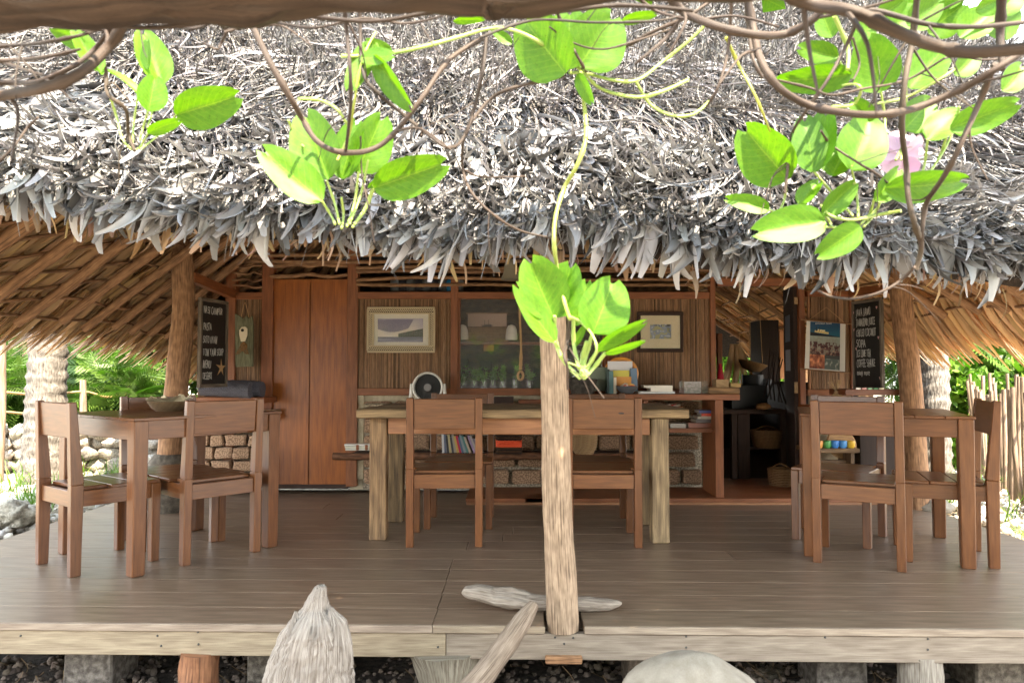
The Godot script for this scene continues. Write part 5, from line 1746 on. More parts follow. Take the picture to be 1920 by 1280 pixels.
	b.lathe([Vector2(0.03, 0.01), Vector2(0.031, 0.022), Vector2(0.026, 0.03), Vector2(0.004, 0.032)], 20, fc, Basis(Vector3.RIGHT, PI / 2))
	partw("hub", b, M.plain, fan)
	for s: float in [-1.0, 1.0]:
		b = mb()
		b.bar(fc + Vector3(s * 0.135, 0.03, -0.01), fc + Vector3(s * 0.142, -0.135, -0.01), 0.018, 0.05, Vector3.BACK, 0.004, 0.03, 0.09)
		partw("stand_arm", b, M.white_paint, fan)
	b = mb()
	b.box(fc + Vector3(0, -0.135, -0.01), Vector3(0.3, 0.02, 0.12), 0.006)
	partw("stand_base", b, M.white_paint, fan)
	wsolo("dark_box", 926, 744, 963, 757, 6.2, 0.1, M.dark_wood, "dark slanted wooden box on the stone slab left of the pole", "box", Color(0.8, 0.75, 0.85))
	wsolo("wood_offcut", 972, 749, 1022, 757, 6.2, 0.08, M.frame_wood, "brown wood offcut on the stone slab behind the pale pole", "wood block", Color(0.7, 0.65, 0.6))
	# low shelf things
	var bt := thing("model_canoe", "white painted wooden model canoe on the log shelf's left end", "model boat", P(690, 849, 6.1))
	for k in 3: wpart("hull_board", 645 + k, 832.5 + k * 4.2, 731, 836 + k * 4.2, 6.1, 0.07, M.white_paint, bt, grey(0.9, 1.05))
	for x in [667, 684, 707]: wpart("cross_piece", x, 834, x + 5, 844, 6.093, 0.02, M.frame_wood, bt)
	var cols := [Color(0.55, 0.55, 0.55), Color(0.12, 0.14, 0.2), Color(0.03, 0.03, 0.035), Color(0.45, 0.38, 0.2), Color(0.05, 0.05, 0.06), Color(0.3, 0.27, 0.22), Color(0.5, 0.35, 0.1), Color(0.45, 0.03, 0.07), Color(0.1, 0.14, 0.22), Color(0.25, 0.3, 0.32), Color(0.08, 0.2, 0.2), Color(0.5, 0.4, 0.3), Color(0.35, 0.25, 0.4), Color(0.4, 0.38, 0.35), Color(0.15, 0.13, 0.18), Color(0.6, 0.55, 0.5)]
	var what := ["pale grey", "navy", "black", "ochre spined", "charcoal", "taupe", "amber", "crimson", "slate blue", "steel grey", "dark green", "beige", "mauve", "stone grey", "plum", "ivory"]
	for k in 16:
		var x := 829 + k * 4.6 + (4 if k > 11 else 0)
		book_up(x, x + 4.0, 813 + rng.randf_range(0, 6), 849, 6.1, 0.2, cols[k], 0.04 + 0.028 * k, "%s magazine leaning in the row on the log shelf" % what[k], "magazines on the log shelf")
	var rb := thing("woven_box", "red and grey patterned woven box on the log shelf", "basket", P(954, 850, 6.12))
	for k in 12:
		b = mb(Color(0.9, 0.12, 0.04) if k in [4, 5, 6, 7] else Color(0.42, 0.34, 0.3) if k % 2 else Color(0.12, 0.1, 0.1))
		var q := PackedVector3Array()
		for i in 41:
			var a := TAU * i / 40 + PI / 4
			var m := maxf(absf(cos(a)), absf(sin(a)))
			var r := minf(1.0 / m, 1.28)
			q.append(Vector3(cos(a) * r * 0.097, 0.008 + k * 0.0137, sin(a) * r * 0.06) * (1.0 + 0.025 * (1 if (i + k) % 2 else -1)))
		b.tube(q, radii(41, 0.0085, 0.0085), 5, 0.0, null, 1.0, false)
		part("weave_row", b, M.plain if k in [4, 5, 6, 7] else M.weave, rb)
	var rk := thing("round_basket", "round straw basket on the log shelf right of the pale pole", "basket", P(1095, 850, 6.12))
	woven(rk, [Vector2(0.07, 0.0), Vector2(0.1, 0.06), Vector2(0.105, 0.15)], 0.008, M.straw, Color(1, 1, 1), 12)
	# towels
	for q in [[378, 470, 716, 745, 0.0, "front rolled blue grey towel on the left ledge"], [396, 492, 714, 742, 0.1, "second blue grey towel rolled behind the front one on the ledge"]]:
		var t := mb(Color(0.95, 0.95, 1.0) if q[4] == 0.0 else Color(0.75, 0.75, 0.82))
		var rings := []
		for j in 16:
			var px: float = lerpf(q[0], q[1], j / 15.0)
			var c := P(px, (q[2] + q[3]) / 2 + 5 * (j / 15.0 - 0.5), 6.05 + q[4])
			var r := PackedVector3Array()
			for i in 18:
				var a := TAU * i / 18
				var k := 1.0 + 0.12 * noise.get_noise_2d(px * 8.0, i * 40.0 + q[4] * 900)
				r.append(c + Vector3(0, sin(a) * 0.062 * k * (1.0 if sin(a) < 0 else 1.1), cos(a) * 0.075 * k))
			rings.append(r)
		for r in rings: r.reverse()
		t.loft(rings, true, true)
		solo("towel", t, M.cloth, q[5], "towel", P((q[0] + q[1]) / 2.0, q[3], 6.05 + q[4]), "towels on the left ledge")
	# ribbed white bin beneath the left table
	var bin := thing("ribbed_bin", "white ribbed plastic bin behind the left table's legs", "bin", G(288, 925))
	for k in 16:
		b = mb(Color(1.05, 1.05, 1.05))
		b.box(Vector3(-0.15 + 0.02 * k, 0.16, 0), Vector3(0.012, 0.32, 0.2))
		part("rib", b, M.white_paint, bin)
	b = mb()
	b.box(Vector3(0, 0.16, -0.01), Vector3(0.32, 0.31, 0.17))
	part("body", b, M.white_paint, bin)
	# right side, behind the chairs
	var bench := thing("low_bench", "low worn wooden bench against the right wall carrying coloured cups", "bench", P(1560, 925, 6.1))
	wpart("seat_board", 1520, 841, 1613, 849, 6.0, 0.3, M.pale_wood, bench, Color(0.7, 0.62, 0.5))
	for x in [1528, 1596]: wpart("leg", x, 849, x + 8, 925, 6.02, 0.24, M.pale_wood, bench, Color(0.6, 0.55, 0.5))
	wpart("stretcher", 1536, 862, 1596, 870, 6.1, 0.03, M.pale_wood, bench, Color(0.6, 0.55, 0.5))
	var cc := [Color(0.75, 0.35, 0.1), Color(0.08, 0.3, 0.08), Color(0.05, 0.2, 0.55), Color(0.08, 0.28, 0.6), Color(0.8, 0.5, 0.05)]
	var cn := ["orange", "green", "blue", "light blue", "yellow"]
	for k in 5:
		b = mb(cc[k])
		b.lathe([Vector2(0.02, 0), Vector2(0.03, 0.02), Vector2(0.033, 0.05), Vector2(0.03, 0.065), Vector2(0.027, 0.06)], 18)
		var o := part("cup", b, M.shiny, self)
		o.position = P(1536 + k * 15, 841, 6.06)
		meta(o, "%s round cup in the row on the low bench" % cn[k], "cup", "cups on the low bench")
	b = mb(Color(1.1, 0.9, 0.8))
	b.lathe([Vector2(0.12, -0.004), Vector2(0.125, 0.0), Vector2(0.11, 0.006)], 26, P(1578, 832, 6.2), Basis(Vector3.RIGHT, PI / 2 - 0.3))
	solo("round_mat", b, M.straw, "pale round tray leaning behind the coloured cups", "tray", P(1578, 848, 6.2))
	b = blob(Vector3(0.17, 0.17, 0.15), 0.12, 22, 3.0, Color(1.1, 1.08, 1.0))
	var gs2 := part("white_stone", b, M.rock, self)
	gs2.position = G(1692, 925) + Vector3(0, 0.17, 0)
	meta(gs2, "large pale round stone on the floor behind the right table", "stone")
	var vs := thing("straw_bouquet", "small vase with a splayed straw bouquet above the right chair", "vase", P(1570, 757, 5.9))
	b = mb()
	b.lathe([Vector2(0.03, 0), Vector2(0.05, 0.03), Vector2(0.045, 0.06), Vector2(0.02, 0.085), Vector2(0.022, 0.1)], 18)
	part("vase", b, M.straw, vs)
	b = mb(Color(1.2, 1.15, 1))
	for k in 16:
		var a := rng.randf_range(-0.7, 0.6)
		b.bar(Vector3(0, 0.09, 0), Vector3(sin(a) * 0.1, 0.09 + cos(a) * 0.1, rng.randf_range(-0.03, 0.03)), 0.004, 0.002, Vector3.BACK, 0.0005, 0.009, 0.002)
	part("straws", b, M.straw, vs)
	wsolo("white_ledge", 1520, 742, 1600, 920, 6.35, 0.05, M.plaster, "plastered low wall under the right reed panel", "wall", Color(0.9, 0.85, 0.8))
	wsolo("dark_cabinet", 1612, 757, 1690, 930, 6.2, 0.3, M.dark_wood, "dark cabinet below the chalk shelf near the leaning post", "cabinet", Color(0.6, 0.6, 0.6))
	var vl := mb(Color(0.9, 0.8, 0.65))
	vl.box(P(1560, 762, 5.95) + Vector3(0, 0, -0.1), Vector3(0.36, 0.02, 0.2))
	solo("side_shelf", vl, M.frame_wood, "narrow shelf under the straw bouquet", "shelf", P(1560, 766, 6.0))

func build_kitchen() -> void:
	var ld := thing("kitchen_door_leaf", "open dark door leaf with stuck on notes beside the kitchen doorway", "door", P(1488, 935, 6.5))
	var b := mb(Color(0.9, 0.85, 0.8))
	var a := P(1494, 735, 6.42)
	var c := P(1475, 735, 6.95)
	a.y = 1.0
	c.y = 1.0
	b.bar(a, c, 0.035, 1.85, Vector3.UP, 0.003)
	partw("leaf", b, M.dark_wood, ld)
	for q in [[557, 570], [716, 737]]: wpart("hinge", 1490, q[0], 1497, q[1], 6.355, 0.006, M.straw, ld, Color(1.4, 1.4, 1.3))
	for q in [[0.25, 590, 640, Color(0.12, 0.15, 0.2)], [0.3, 655, 695, Color(0.3, 0.3, 0.32)]]:
		var n := MB.new()
		n.tint = q[3]
		var p: Vector3 = a.lerp(c, 0.25)
		var p2: Vector3 = a.lerp(c, 0.75)
		var off := Vector3(-0.022, 0, -0.008)
		var y0: float = P(1480, q[1], 6.6).y
		var y1: float = P(1480, q[2], 6.6).y
		n.quad(Vector3(p2.x, y1, p2.z) + off, Vector3(p.x, y1, p.z) + off, Vector3(p.x, y0, p.z) + off, Vector3(p2.x, y0, p2.z) + off)
		partw("note", n, M.plain, ld)
	var kt := thing("kitchen_table", "dark wooden kitchen table in the doorway", "table", P(1420, 915, 7.0))
	wpart("table_top", 1358, 768, 1478, 776, 6.85, 0.6, M.dark_wood, kt, Color(1.6, 1.4, 1.3))
	for x in [1372, 1464]: wpart("leg", x, 776, x + 12, 912, 6.87, 0.07, M.dark_wood, kt, Color(1.5, 1.3, 1.2))
	wpart("panel", 1384, 776, 1408, 912, 6.9, 0.03, M.dark_wood, kt)
	wpart("shelf", 1384, 838, 1470, 843, 6.9, 0.3, M.dark_wood, kt, Color(1.5, 1.3, 1.2))
	var st := thing("cooking_stove", "black stove with pots on the kitchen table", "stove", P(1405, 768, 7.1))
	wpart("body", 1372, 722, 1440, 768, 7.05, 0.3, M.black, st)
	b = mb()
	b.lathe([Vector2(0.09, 0), Vector2(0.1, 0.02), Vector2(0.1, 0.1), Vector2(0.09, 0.1)], 20, P(1412, 722, 7.2))
	partw("pot", b, M.black, st)
	b = mb()
	b.lathe([Vector2(0.06, 0), Vector2(0.065, 0.05), Vector2(0.05, 0.06)], 20, P(1436, 722, 7.2))
	partw("kettle", b, M.black, st)
	for q in [["woven_basket", "lidded cane basket on the kitchen table's lower shelf", 1438, 838, 6.95, 0.13, 0.15], ["cane_basket", "round cane basket on the floor in the kitchen doorway", 1464, 917, 6.5, 0.095, 0.17]]:
		var o := thing(q[0], q[1], "basket", P(q[2], q[3], q[4]))
		woven(o, [Vector2(q[5] * 0.85, 0.0), Vector2(q[5], q[6] * 0.5), Vector2(q[5] * 1.05, q[6])], 0.008, M.weave, Color(1.25, 1.15, 1), 13)
		b = mb(Color(1.1, 0.95, 0.8))
		b.tube(smooth_pts([Vector3(-q[5], q[6], 0), Vector3(0, q[6] * 1.3, 0), Vector3(q[5], q[6], 0)], 5), radii(11, 0.006, 0.006), 6)
		part("handle", b, M.weave, o)
	var hb := thing("hanging_basket", "shallow winnowing basket hanging on strings in the kitchen opening", "basket", P(1408, 696, 8.2))
	b = mb(Color(1.2, 1, 0.9))
	b.lathe([Vector2(0.03, 0), Vector2(0.1, 0.02), Vector2(0.155, 0.09), Vector2(0.16, 0.1), Vector2(0.15, 0.095), Vector2(0.09, 0.03)], 24, Vector3.ZERO, Basis(Vector3.BACK, -0.25))
	part("bowl", b, M.weave, hb)
	b = mb()
	for s in [-0.13, 0.0, 0.13]: b.tube(PackedVector3Array([Vector3(s, 0.09, 0), Vector3(s * 0.8, 0.75, 0)]), radii(2, 0.003, 0.003), 5)
	part("string", b, M.rope, hb)
	var fb := thing("palm_leaf_bundle", "dry pale palm leaf bundle hanging at the kitchen opening", "palm leaf", P(1378, 650, 8.5))
	var strip := ribbon(0.5, 0.05, 0.3, 0.03, 0.3, 6, 0.5, 0.6)
	for k in 16:
		var o := part("leaf_strip", strip, M.tan_thatch, fb)
		var t := (k - 7.5) / 7.5
		o.transform = Transform3D(Basis(Vector3.BACK, t * 0.35 + rng.randfn(0, 0.06)) * Basis(Vector3.UP, rng.randfn(0, 0.5)) * Basis(Vector3.RIGHT, PI), Vector3(t * 0.04, 0.03, rng.randf_range(-0.03, 0.03)))
	var rc := mb(Color(0.55, 0.015, 0.04))
	var rings := []
	for j in 6:
		var r := PackedVector3Array()
		for i in 10:
			var t := -TAU * i / 10
			var k := lerpf(0.012, 0.035, j / 5.0) * (1.0 + 0.25 * sin(i * 2.5))
			r.append(P(1351, 682, 6.7) + Vector3(cos(t) * k, -0.03 * j, sin(t) * k))
		rings.append(r)
	for r in rings: r.reverse()
	rc.loft(rings, true, true)
	solo("red_cloth", rc, M.plain, "red cloth hanging on the door post inside the kitchen", "cloth", P(1351, 715, 6.7))
	wsolo("kitchen_cabinet", 1427, 600, 1462, 720, 8.3, 0.4, M.dark_wood, "tall dark cabinet beyond the stove in the kitchen", "cabinet", Color(0.5, 0.45, 0.42))
	wsolo("pink_panel", 1462, 618, 1482, 710, 8.4, 0.05, M.cream_cloth, "lit salmon coloured board at the right of the kitchen", "board", Color(0.95, 0.55, 0.42))
	wsolo("salmon_post", 1346, 625, 1356, 730, 7.6, 0.06, M.frame_wood, "thin reddish post inside the kitchen doorway's left side", "post", Color(1.5, 1.3, 1.2))
	var lad := thing("utensil_bunch", "dark cords and utensils hanging over the kitchen table", "utensils", P(1450, 768, 6.9))
	for k in 7:
		b = mb(Color(0.6, 0.5, 0.4))
		var x := 1440 + k * 4.0
		b.tube(smooth_pts([P(x + 4, 655 + k * 3, 6.95), P(x + 6 * sin(k * 2.0), 710, 6.9), P(x - 8 + k * 3, 745 + k * 2, 6.88)], 5), radii(11, 0.005, 0.007), 6)
		partw("cord", b, M.dark_wood, lad)
	b = blob(Vector3(0.07, 0.03, 0.05), 0.3, 14, 9.0, Color(1, 0.8, 0.6))
	var pc := part("bread_roll", b, M.straw, self)
	pc.position = P(1432, 762, 6.8)
	meta(pc, "small pale bun on the kitchen table edge", "bread")

# ---------------------------------------------------------------- foreground
func drift(rings_px: Array, d: float, depth: float, seed_: float, cut: float) -> MB:     # rings given by left and right edges as seen, groove displaced
	var b := mb()
	var rings := []
	var n := 72
	var m := rings_px.size()
	for j in (m - 1) * 8 + 1:
		var f := j / 8.0
		var i0 := mini(int(f), m - 2)
		var t := f - i0
		var l := P(lerpf(rings_px[i0][0], rings_px[i0 + 1][0], t), lerpf(rings_px[i0][2], rings_px[i0 + 1][2], t), d)
		var r := P(lerpf(rings_px[i0][1], rings_px[i0 + 1][1], t), lerpf(rings_px[i0][2], rings_px[i0 + 1][2], t), d)
		var c := (l + r) / 2
		var w := l.distance_to(r) / 2
		var ring := PackedVector3Array()
		for i in n:
			var a := TAU * i / n
			var wob := 20.0 * noise.get_noise_2d(seed_ * 7.0, j * 5.0)
			var k := 1.0 - cut * absf(noise.get_noise_2d(i * 16.0 + seed_ + wob, j * 1.6)) * 1.4 + cut * 0.18 * noise.get_noise_2d(i * 40.0 + seed_, j * 5.0) + cut * 0.2
			var crack := absf(noise.get_noise_2d(i * 22.0 + wob * 1.5, j * 0.8 + seed_ * 31.0))
			if crack < 0.05: k -= cut * 0.35 * (1.0 - crack / 0.05)
			ring.append(c + Vector3(cos(a) * w * k, 0.006 * noise.get_noise_2d(i * 12.0, j * 8.0), sin(a) * minf(w, depth) * k))
		ring.reverse()
		rings.append(ring)
	b.loft(rings, true, true)
	return b

func build_foreground() -> void:
	var st := thing("driftwood_stump", "upright weathered driftwood stump with a pointed top before the deck", "driftwood", P(585, 1290, 2.72) * Vector3(1, 0, 1) + Vector3(0, -0.42, 0))
	var b := drift([[470, 700, 1420], [480, 680, 1330], [492, 664, 1280], [505, 660, 1235], [522, 656, 1195], [545, 640, 1160], [566, 618, 1140], [578, 613, 1118], [588, 612, 1102], [595, 607, 1097]], 2.72, 0.11, 3.0, 0.17)
	b.tint = Color(0.92, 0.87, 0.85)
	partw("trunk", b, M.driftwood, st)
	b = drift([[530, 590, 1210], [541, 572, 1175], [548, 560, 1155], [552, 556, 1146]], 2.68, 0.03, 9.0, 0.2)
	b.tint = Color(0.82, 0.74, 0.68)
	partw("spike", b, M.driftwood, st)
	b = drift([[600, 662, 1250], [606, 658, 1200], [612, 650, 1165], [616, 628, 1144], [618, 624, 1139]], 2.69, 0.05, 21.0, 0.25)
	b.tint = Color(0.95, 0.88, 0.86)
	partw("side_lobe", b, M.driftwood, st)
	# log lying on the deck
	b = mb(Color(1.0, 0.97, 0.92))
	var rings := []
	var top := [[866, 1103], [872, 1094], [900, 1091], [930, 1096], [960, 1096], [1000, 1108], [1060, 1116], [1100, 1114], [1140, 1118], [1160, 1120], [1166, 1124]]
	var bot := [[866, 1108], [872, 1113], [900, 1122], [930, 1130], [960, 1134], [1000, 1138], [1060, 1139], [1100, 1140], [1140, 1138], [1160, 1132], [1166, 1127]]
	for j in 81:
		var px := lerpf(866, 1166, j / 80.0)
		var y0 := interp(top, px)
		var y1 := interp(bot, px)
		var c := P(px, (y0 + y1) / 2, 3.27)
		var h := (y1 - y0) / F * 3.27 / 2
		var r := PackedVector3Array()
		for i in 40:
			var a := TAU * i / 40
			var k := 1.0 - 0.22 * absf(noise.get_noise_2d(i * 14.0 + 70, j * 1.6)) + 0.1 * noise.get_noise_2d(i * 25.0, j * 6.0) + 0.05
			if px > 925 and px < 990 and sin(a) > 0.2 and cos(a) > 0.2: k *= 0.8 - 0.15 * sin((px - 925) / 65.0 * PI)
			r.append(c + Vector3(0, sin(a) * h * k, cos(a) * h * 1.25 * k))
		r.reverse()
		rings.append(r)
	b.loft(rings, true, true)
	var lowest := 10.0
	for p in b.v: lowest = minf(lowest, p.y)
	for i in b.v.size(): b.v[i].y -= lowest - 0.001
	solo("driftwood_log", b, M.driftwood, "flattish grey driftwood log lying on the deck behind the pale pole", "driftwood", Vector3(P(1016, 1120, 3.27).x, 0.0, -3.27))
	# thin branch leaning on the edge
	b = mb(Color(0.80, 0.70, 0.6))
	var sp := smooth_pts([P(850, 1330, 2.72), P(912, 1258, 2.8), P(958, 1195, 2.88), P(988, 1152, 2.95), P(1003, 1130, 2.98)], 6)
	var rr := PackedFloat32Array()
	for k in sp.size(): rr.append(interp([[0, 0.05], [8, 0.042], [16, 0.036], [20, 0.027], [23, 0.02], [24, 0.011]], k))
	b.tube(sp, rr, 20, 0.14, noise)
	solo("driftwood_branch", b, M.driftwood, "slim tan driftwood branch leaning on the deck edge left of the pole", "driftwood", sp[0])
	# big smooth rock
	b = blob(Vector3(0.29, 0.235, 0.2), 0.06, 48, 5.0, Color(1.05, 1.03, 1.0))
	for i in b.v.size():
		if b.v[i].x > 0: b.v[i].y -= b.v[i].x * b.v[i].x * 0.5
	var rk := part("boulder", b, M.rock, self)
	rk.position = P(1292, 1356, 2.62) + Vector3(0.02, 0, 0)
	meta(rk, "large smooth pale boulder at the foot of the deck", "boulder")

func leaf(parent: Node3D, bx: float, by: float, tx: float, ty: float, d: float, wf: float, roll := 0.0, tint := Color(1, 1, 1), dz := 0.0, fold := 0.25, m: Material = null, called := "leaf") -> void:
	var a := P(bx, by, d)
	var t := P(tx, ty, d + dz)
	var y := t - a
	var ln := y.length()
	y = y.normalized()
	var view := (Vector3(0, EYE, 0) - a).normalized()
	var z := (view - y * view.dot(y)).normalized().rotated(y, roll)
	var x := y.cross(z)
	var b := MB.new()
	var rows := 12
	var cols := 4
	var sd := rng.randf() * 90.0
	var curl := rng.randf_range(-0.22, 0.3)
	fold *= rng.randf_range(0.9, 2.2)
	roll += rng.randf_range(-0.2, 0.2)
	var pts := []
	for j in rows + 1:
		var q := float(j) / rows
		var w := ln * wf * 0.5 * pow(sin(PI * clampf(pow(q, 0.84) * 0.975 + 0.012, 0.0, 1.0)), 0.52)
		for i in range(-cols, cols + 1):
			var s := float(i) / cols
			var up := q * ln + ln * 0.09 * (s * s) * smoothstep(0.6, 1.0, q) - ln * 0.03 * smoothstep(0.75, 1.0, q) * (1.0 - absf(s))
			pts.append(a + y * up + x * s * w + z * (fold * absf(s) * w + curl * q * q * ln + 0.02 * ln * noise.get_noise_2d(s * 60.0 + sd, q * 60.0)))
	var k := cols * 2 + 1
	b.tint = tint
	for j in rows + 1:
		for i in k:
			var ux: Vector3 = pts[j * k + mini(i + 1, k - 1)] - pts[j * k + maxi(i - 1, 0)]
			var uy: Vector3 = pts[mini(j + 1, rows) * k + i] - pts[maxi(j - 1, 0) * k + i]
			var nn := ux.cross(uy).normalized()
			if nn == Vector3.ZERO: nn = z
			b.vert(pts[j * k + i], nn, Vector2(float(i) / (k - 1), float(j) / rows))
	for j in rows:
		for i in k - 1:
			var p := j * k + i
			b.face(p, p + 1, p + k + 1); b.face(p, p + k + 1, p + k)
	partw(called, b, m if m else M.vine_leaf, parent)

func vine(parent: Node3D, path: Array, d0: float, d1: float, w0: float, w1: float, m: Material, called := "branch", tint := Color(1, 1, 1)) -> void:
	var pts := []
	for k in path.size():
		var t := float(k) / (path.size() - 1)
		pts.append(P(path[k][0], path[k][1], lerpf(d0, d1, t) + 0.02 * sin(k * 1.9)))
	var sp := smooth_pts(pts, 6)
	var b := mb(tint)
	var rr := PackedFloat32Array()
	for k in sp.size():
		var t := float(k) / (sp.size() - 1)
		rr.append(lerpf(w0, w1, t) * 0.88 / 2.0 / F * lerpf(d0, d1, t) * (1.0 + (0.3 if k % 11 == 4 else 0.1 if k % 11 == 5 else 0.0)))
	b.tube(sp, rr, 10, 0.16, noise, 1.0, true, 900.0)
	partw(called, b, m, parent)
	if m == M.vine_bark and path.size() > 4:
		for k in 2:
			var i := rng.randi_range(4, sp.size() - 4)
			var dirn := (sp[i + 1] - sp[i]).normalized().rotated(Vector3.BACK, rng.randf_range(0.5, 1.2) * (1 if rng.randf() < 0.5 else -1))
			var ln := rng.randf_range(0.04, 0.13)
			var tp := smooth_pts([sp[i], sp[i] + dirn * ln * 0.5 + Vector3(0, rng.randf_range(-0.01, 0.01), rng.randf_range(-0.02, 0.02)), sp[i] + dirn * ln + Vector3(rng.randf_range(-0.02, 0.02), rng.randf_range(-0.04, 0.01), 0)], 4)
			var tb := mb(tint)
			tb.tube(tp, radii(tp.size(), rr[i] * 0.5, rr[i] * 0.2), 7, 0.15, noise, 1.0, true, 900.0)
			partw("twig", tb, m, parent)

func build_vines() -> void:
	var bark: Material = M.vine_bark
	var gs: Material = M.green_stem
	var beam := thing("pergola_beam", "dark rough pergola pole across the top of the view", "beam", P(640, -60, 0.74))
	var b := mb(Color(1.05, 0.95, 0.9))
	var sp := smooth_pts([P(-2800, -30, 0.85), P(-200, -48, 0.76), P(300, -57, 0.74), P(900, -80, 0.73), P(1300, -98, 0.73), P(4600, -200, 0.8)], 24)
	b.tube(sp, radii(sp.size(), 0.05, 0.046), 26, 0.5, noise)
	partw("pole", b, bark, beam)
	var tw := thing("beam_twig", "thin dark twigs wound along the pergola pole at the top", "vine", P(500, 30, 0.9))
	vine(tw, [[-60, 40], [120, 28], [260, 52], [420, 38], [560, 30], [700, 40], [840, 20], [1000, 26], [1160, 10], [1300, 20]], 0.8, 0.85, 10, 8, bark, "twig", Color(0.7, 0.65, 0.6))
	vine(tw, [[60, -10], [180, 40], [300, 50], [380, 20], [470, -20]], 0.9, 0.85, 9, 7, bark, "twig", Color(0.6, 0.55, 0.55))
	vine(tw, [[420, 60], [500, 42], [590, 52], [680, 34], [760, 44], [830, 30]], 0.92, 0.92, 6, 5, bark, "twig", Color(0.7, 0.65, 0.6))
	vine(tw, [[1180, -20], [1230, 20], [1300, 36], [1380, 30], [1460, 50]], 1.0, 1.0, 7, 5, bark, "twig", Color(0.8, 0.7, 0.7))
	# left tangle
	var v := thing("climbing_vine", "bare brown vine stems looping at the upper left with a few bright leaves", "vine", P(200, 100, 1.0))
	vine(v, [[-80, 190], [0, 180], [80, 165], [145, 140], [205, 85], [240, 30], [262, -30]], 0.85, 0.82, 24, 20, bark)
	vine(v, [[-60, 150], [20, 155], [75, 152], [135, 125], [180, 88], [215, 40]], 0.92, 0.86, 12, 10, bark, "branch", Color(0.8, 0.75, 0.75))
	vine(v, [[-60, 88], [30, 85], [90, 78], [150, 66], [195, 50]], 0.9, 0.86, 9, 7, bark, "branch", Color(0.7, 0.7, 0.7))
	vine(v, [[-50, 112], [20, 113], [90, 106], [150, 92]], 0.95, 0.9, 9, 6, bark)
	vine(v, [[-50, 100], [10, 118], [60, 136], [115, 148]], 1.0, 0.95, 8, 6, bark, "branch", Color(0.8, 0.8, 0.8))
	vine(v, [[-30, 60], [0, 40], [14, 10], [34, -30]], 0.8, 0.8, 16, 14, bark, "branch", Color(0.75, 0.9, 0.6))
	vine(v, [[290, 20], [325, 45], [360, 54], [400, 42], [430, 60]], 0.95, 1.0, 9, 6, bark, "branch", Color(0.7, 0.65, 0.65))
	vine(v, [[430, 42], [412, 85], [405, 92], [380, 80]], 1.0, 1.0, 6, 4, bark)
	vine(v, [[190, 100], [198, 145], [203, 178], [235, 205], [240, 250], [252, 283]], 1.15, 1.2, 9, 7, bark, "branch", Color(1.0, 1.2, 0.7))
	vine(v, [[205, 180], [218, 220], [230, 262], [250, 283]], 1.2, 1.22, 5, 4, gs, "petiole")
	for q in [[277, 207, 262, 262], [330, 215, 262, 280], [302, 155, 276, 240], [258, 178, 248, 270], [278, 248, 256, 280]]: vine(v, [[q[0], q[1]], [(q[0] + q[2]) / 2.0 - 3, (q[1] + q[3]) / 2.0 + 8], [q[2], q[3]]], 1.22, 1.22, 4, 4, gs, "petiole")
	leaf(v, 303, 158, 266, 66, 1.22, 0.62, 0.35)
	leaf(v, 276, 130, 279, 78, 1.2, 0.5, -0.8, Color(0.7, 0.75, 0.7))  # shade on this folded leaf is put into its tint
	leaf(v, 278, 208, 290, 146, 1.2, 0.85, 0.1)
	leaf(v, 329, 216, 443, 180, 1.22, 0.66, 0.2)
	leaf(v, 276, 249, 334, 220, 1.2, 0.45, 0.5)
	leaf(v, 259, 178, 211, 124, 1.2, 0.36, 1.0, Color(1.1, 1.1, 1.1))  # tint raised to paint in the sun's glare
	leaf(v, 188, 135, 140, 75, 1.05, 0.55, 0.5)
	leaf(v, 165, 90, 108, 52, 1.05, 0.5, -0.5)
	leaf(v, 190, 140, 172, 95, 1.05, 0.4, 0.9)
	vine(v, [[70, 220], [50, 240], [25, 275], [-10, 310]], 1.1, 1.1, 5, 5, bark)
	# middle left
	v = thing("climbing_vine", "brown vine with a hanging leaf cluster left of the middle", "vine", P(650, 300, 1.2))
	vine(v, [[448, -30], [470, 40], [505, 115], [548, 190], [566, 222], [592, 262], [632, 284], [690, 282], [735, 254], [790, 185], [842, 112], [905, 72]], 1.0, 1.15, 14, 10, bark)
	vine(v, [[642, -20], [650, 60], [656, 130], [657, 200], [648, 282]], 0.95, 1.05, 9, 7, bark, "branch", Color(0.75, 0.7, 0.7))
	vine(v, [[672, -20], [675, 60], [682, 140], [715, 180], [760, 218], [800, 250], [838, 276], [866, 262], [890, 200], [906, 130], [912, 70]], 1.1, 1.15, 8, 6, bark, "branch", Color(0.7, 0.7, 0.7))
	vine(v, [[912, 66], [900, 150], [884, 225], [868, 268], [868, 318], [884, 360], [925, 402], [975, 432], [1034, 446]], 1.15, 1.2, 6, 5, bark, "branch", Color(1.2, 1.1, 1.0))
	vine(v, [[870, 318], [895, 330], [940, 332], [986, 330]], 1.17, 1.17, 5, 3, bark, "branch", Color(1.2, 1.1, 1))
	vine(v, [[876, 240], [915, 190], [960, 165], [1058, 142]], 1.15, 1.2, 6, 8, bark)
	vine(v, [[560, 185], [600, 188], [632, 205], [655, 240]], 1.12, 1.18, 7, 5, gs, "branch")
	vine(v, [[632, 300], [655, 250], [664, 190], [680, 110], [704, 60]], 1.15, 1.1, 6, 5, gs, "branch", Color(1, 0.9, 0.6))
	vine(v, [[676, 255], [678, 320], [690, 385], [702, 455]], 1.2, 1.2, 4, 3, bark)
	vine(v, [[640, 105], [700, 104], [775, 92], [850, 72], [915, 54], [960, 56], [1005, 75], [1050, 105], [1088, 128]], 1.1, 1.18, 8, 8, gs, "branch")
	vine(v, [[540, 225], [555, 260], [570, 275]], 1.18, 1.2, 5, 4, gs, "petiole")
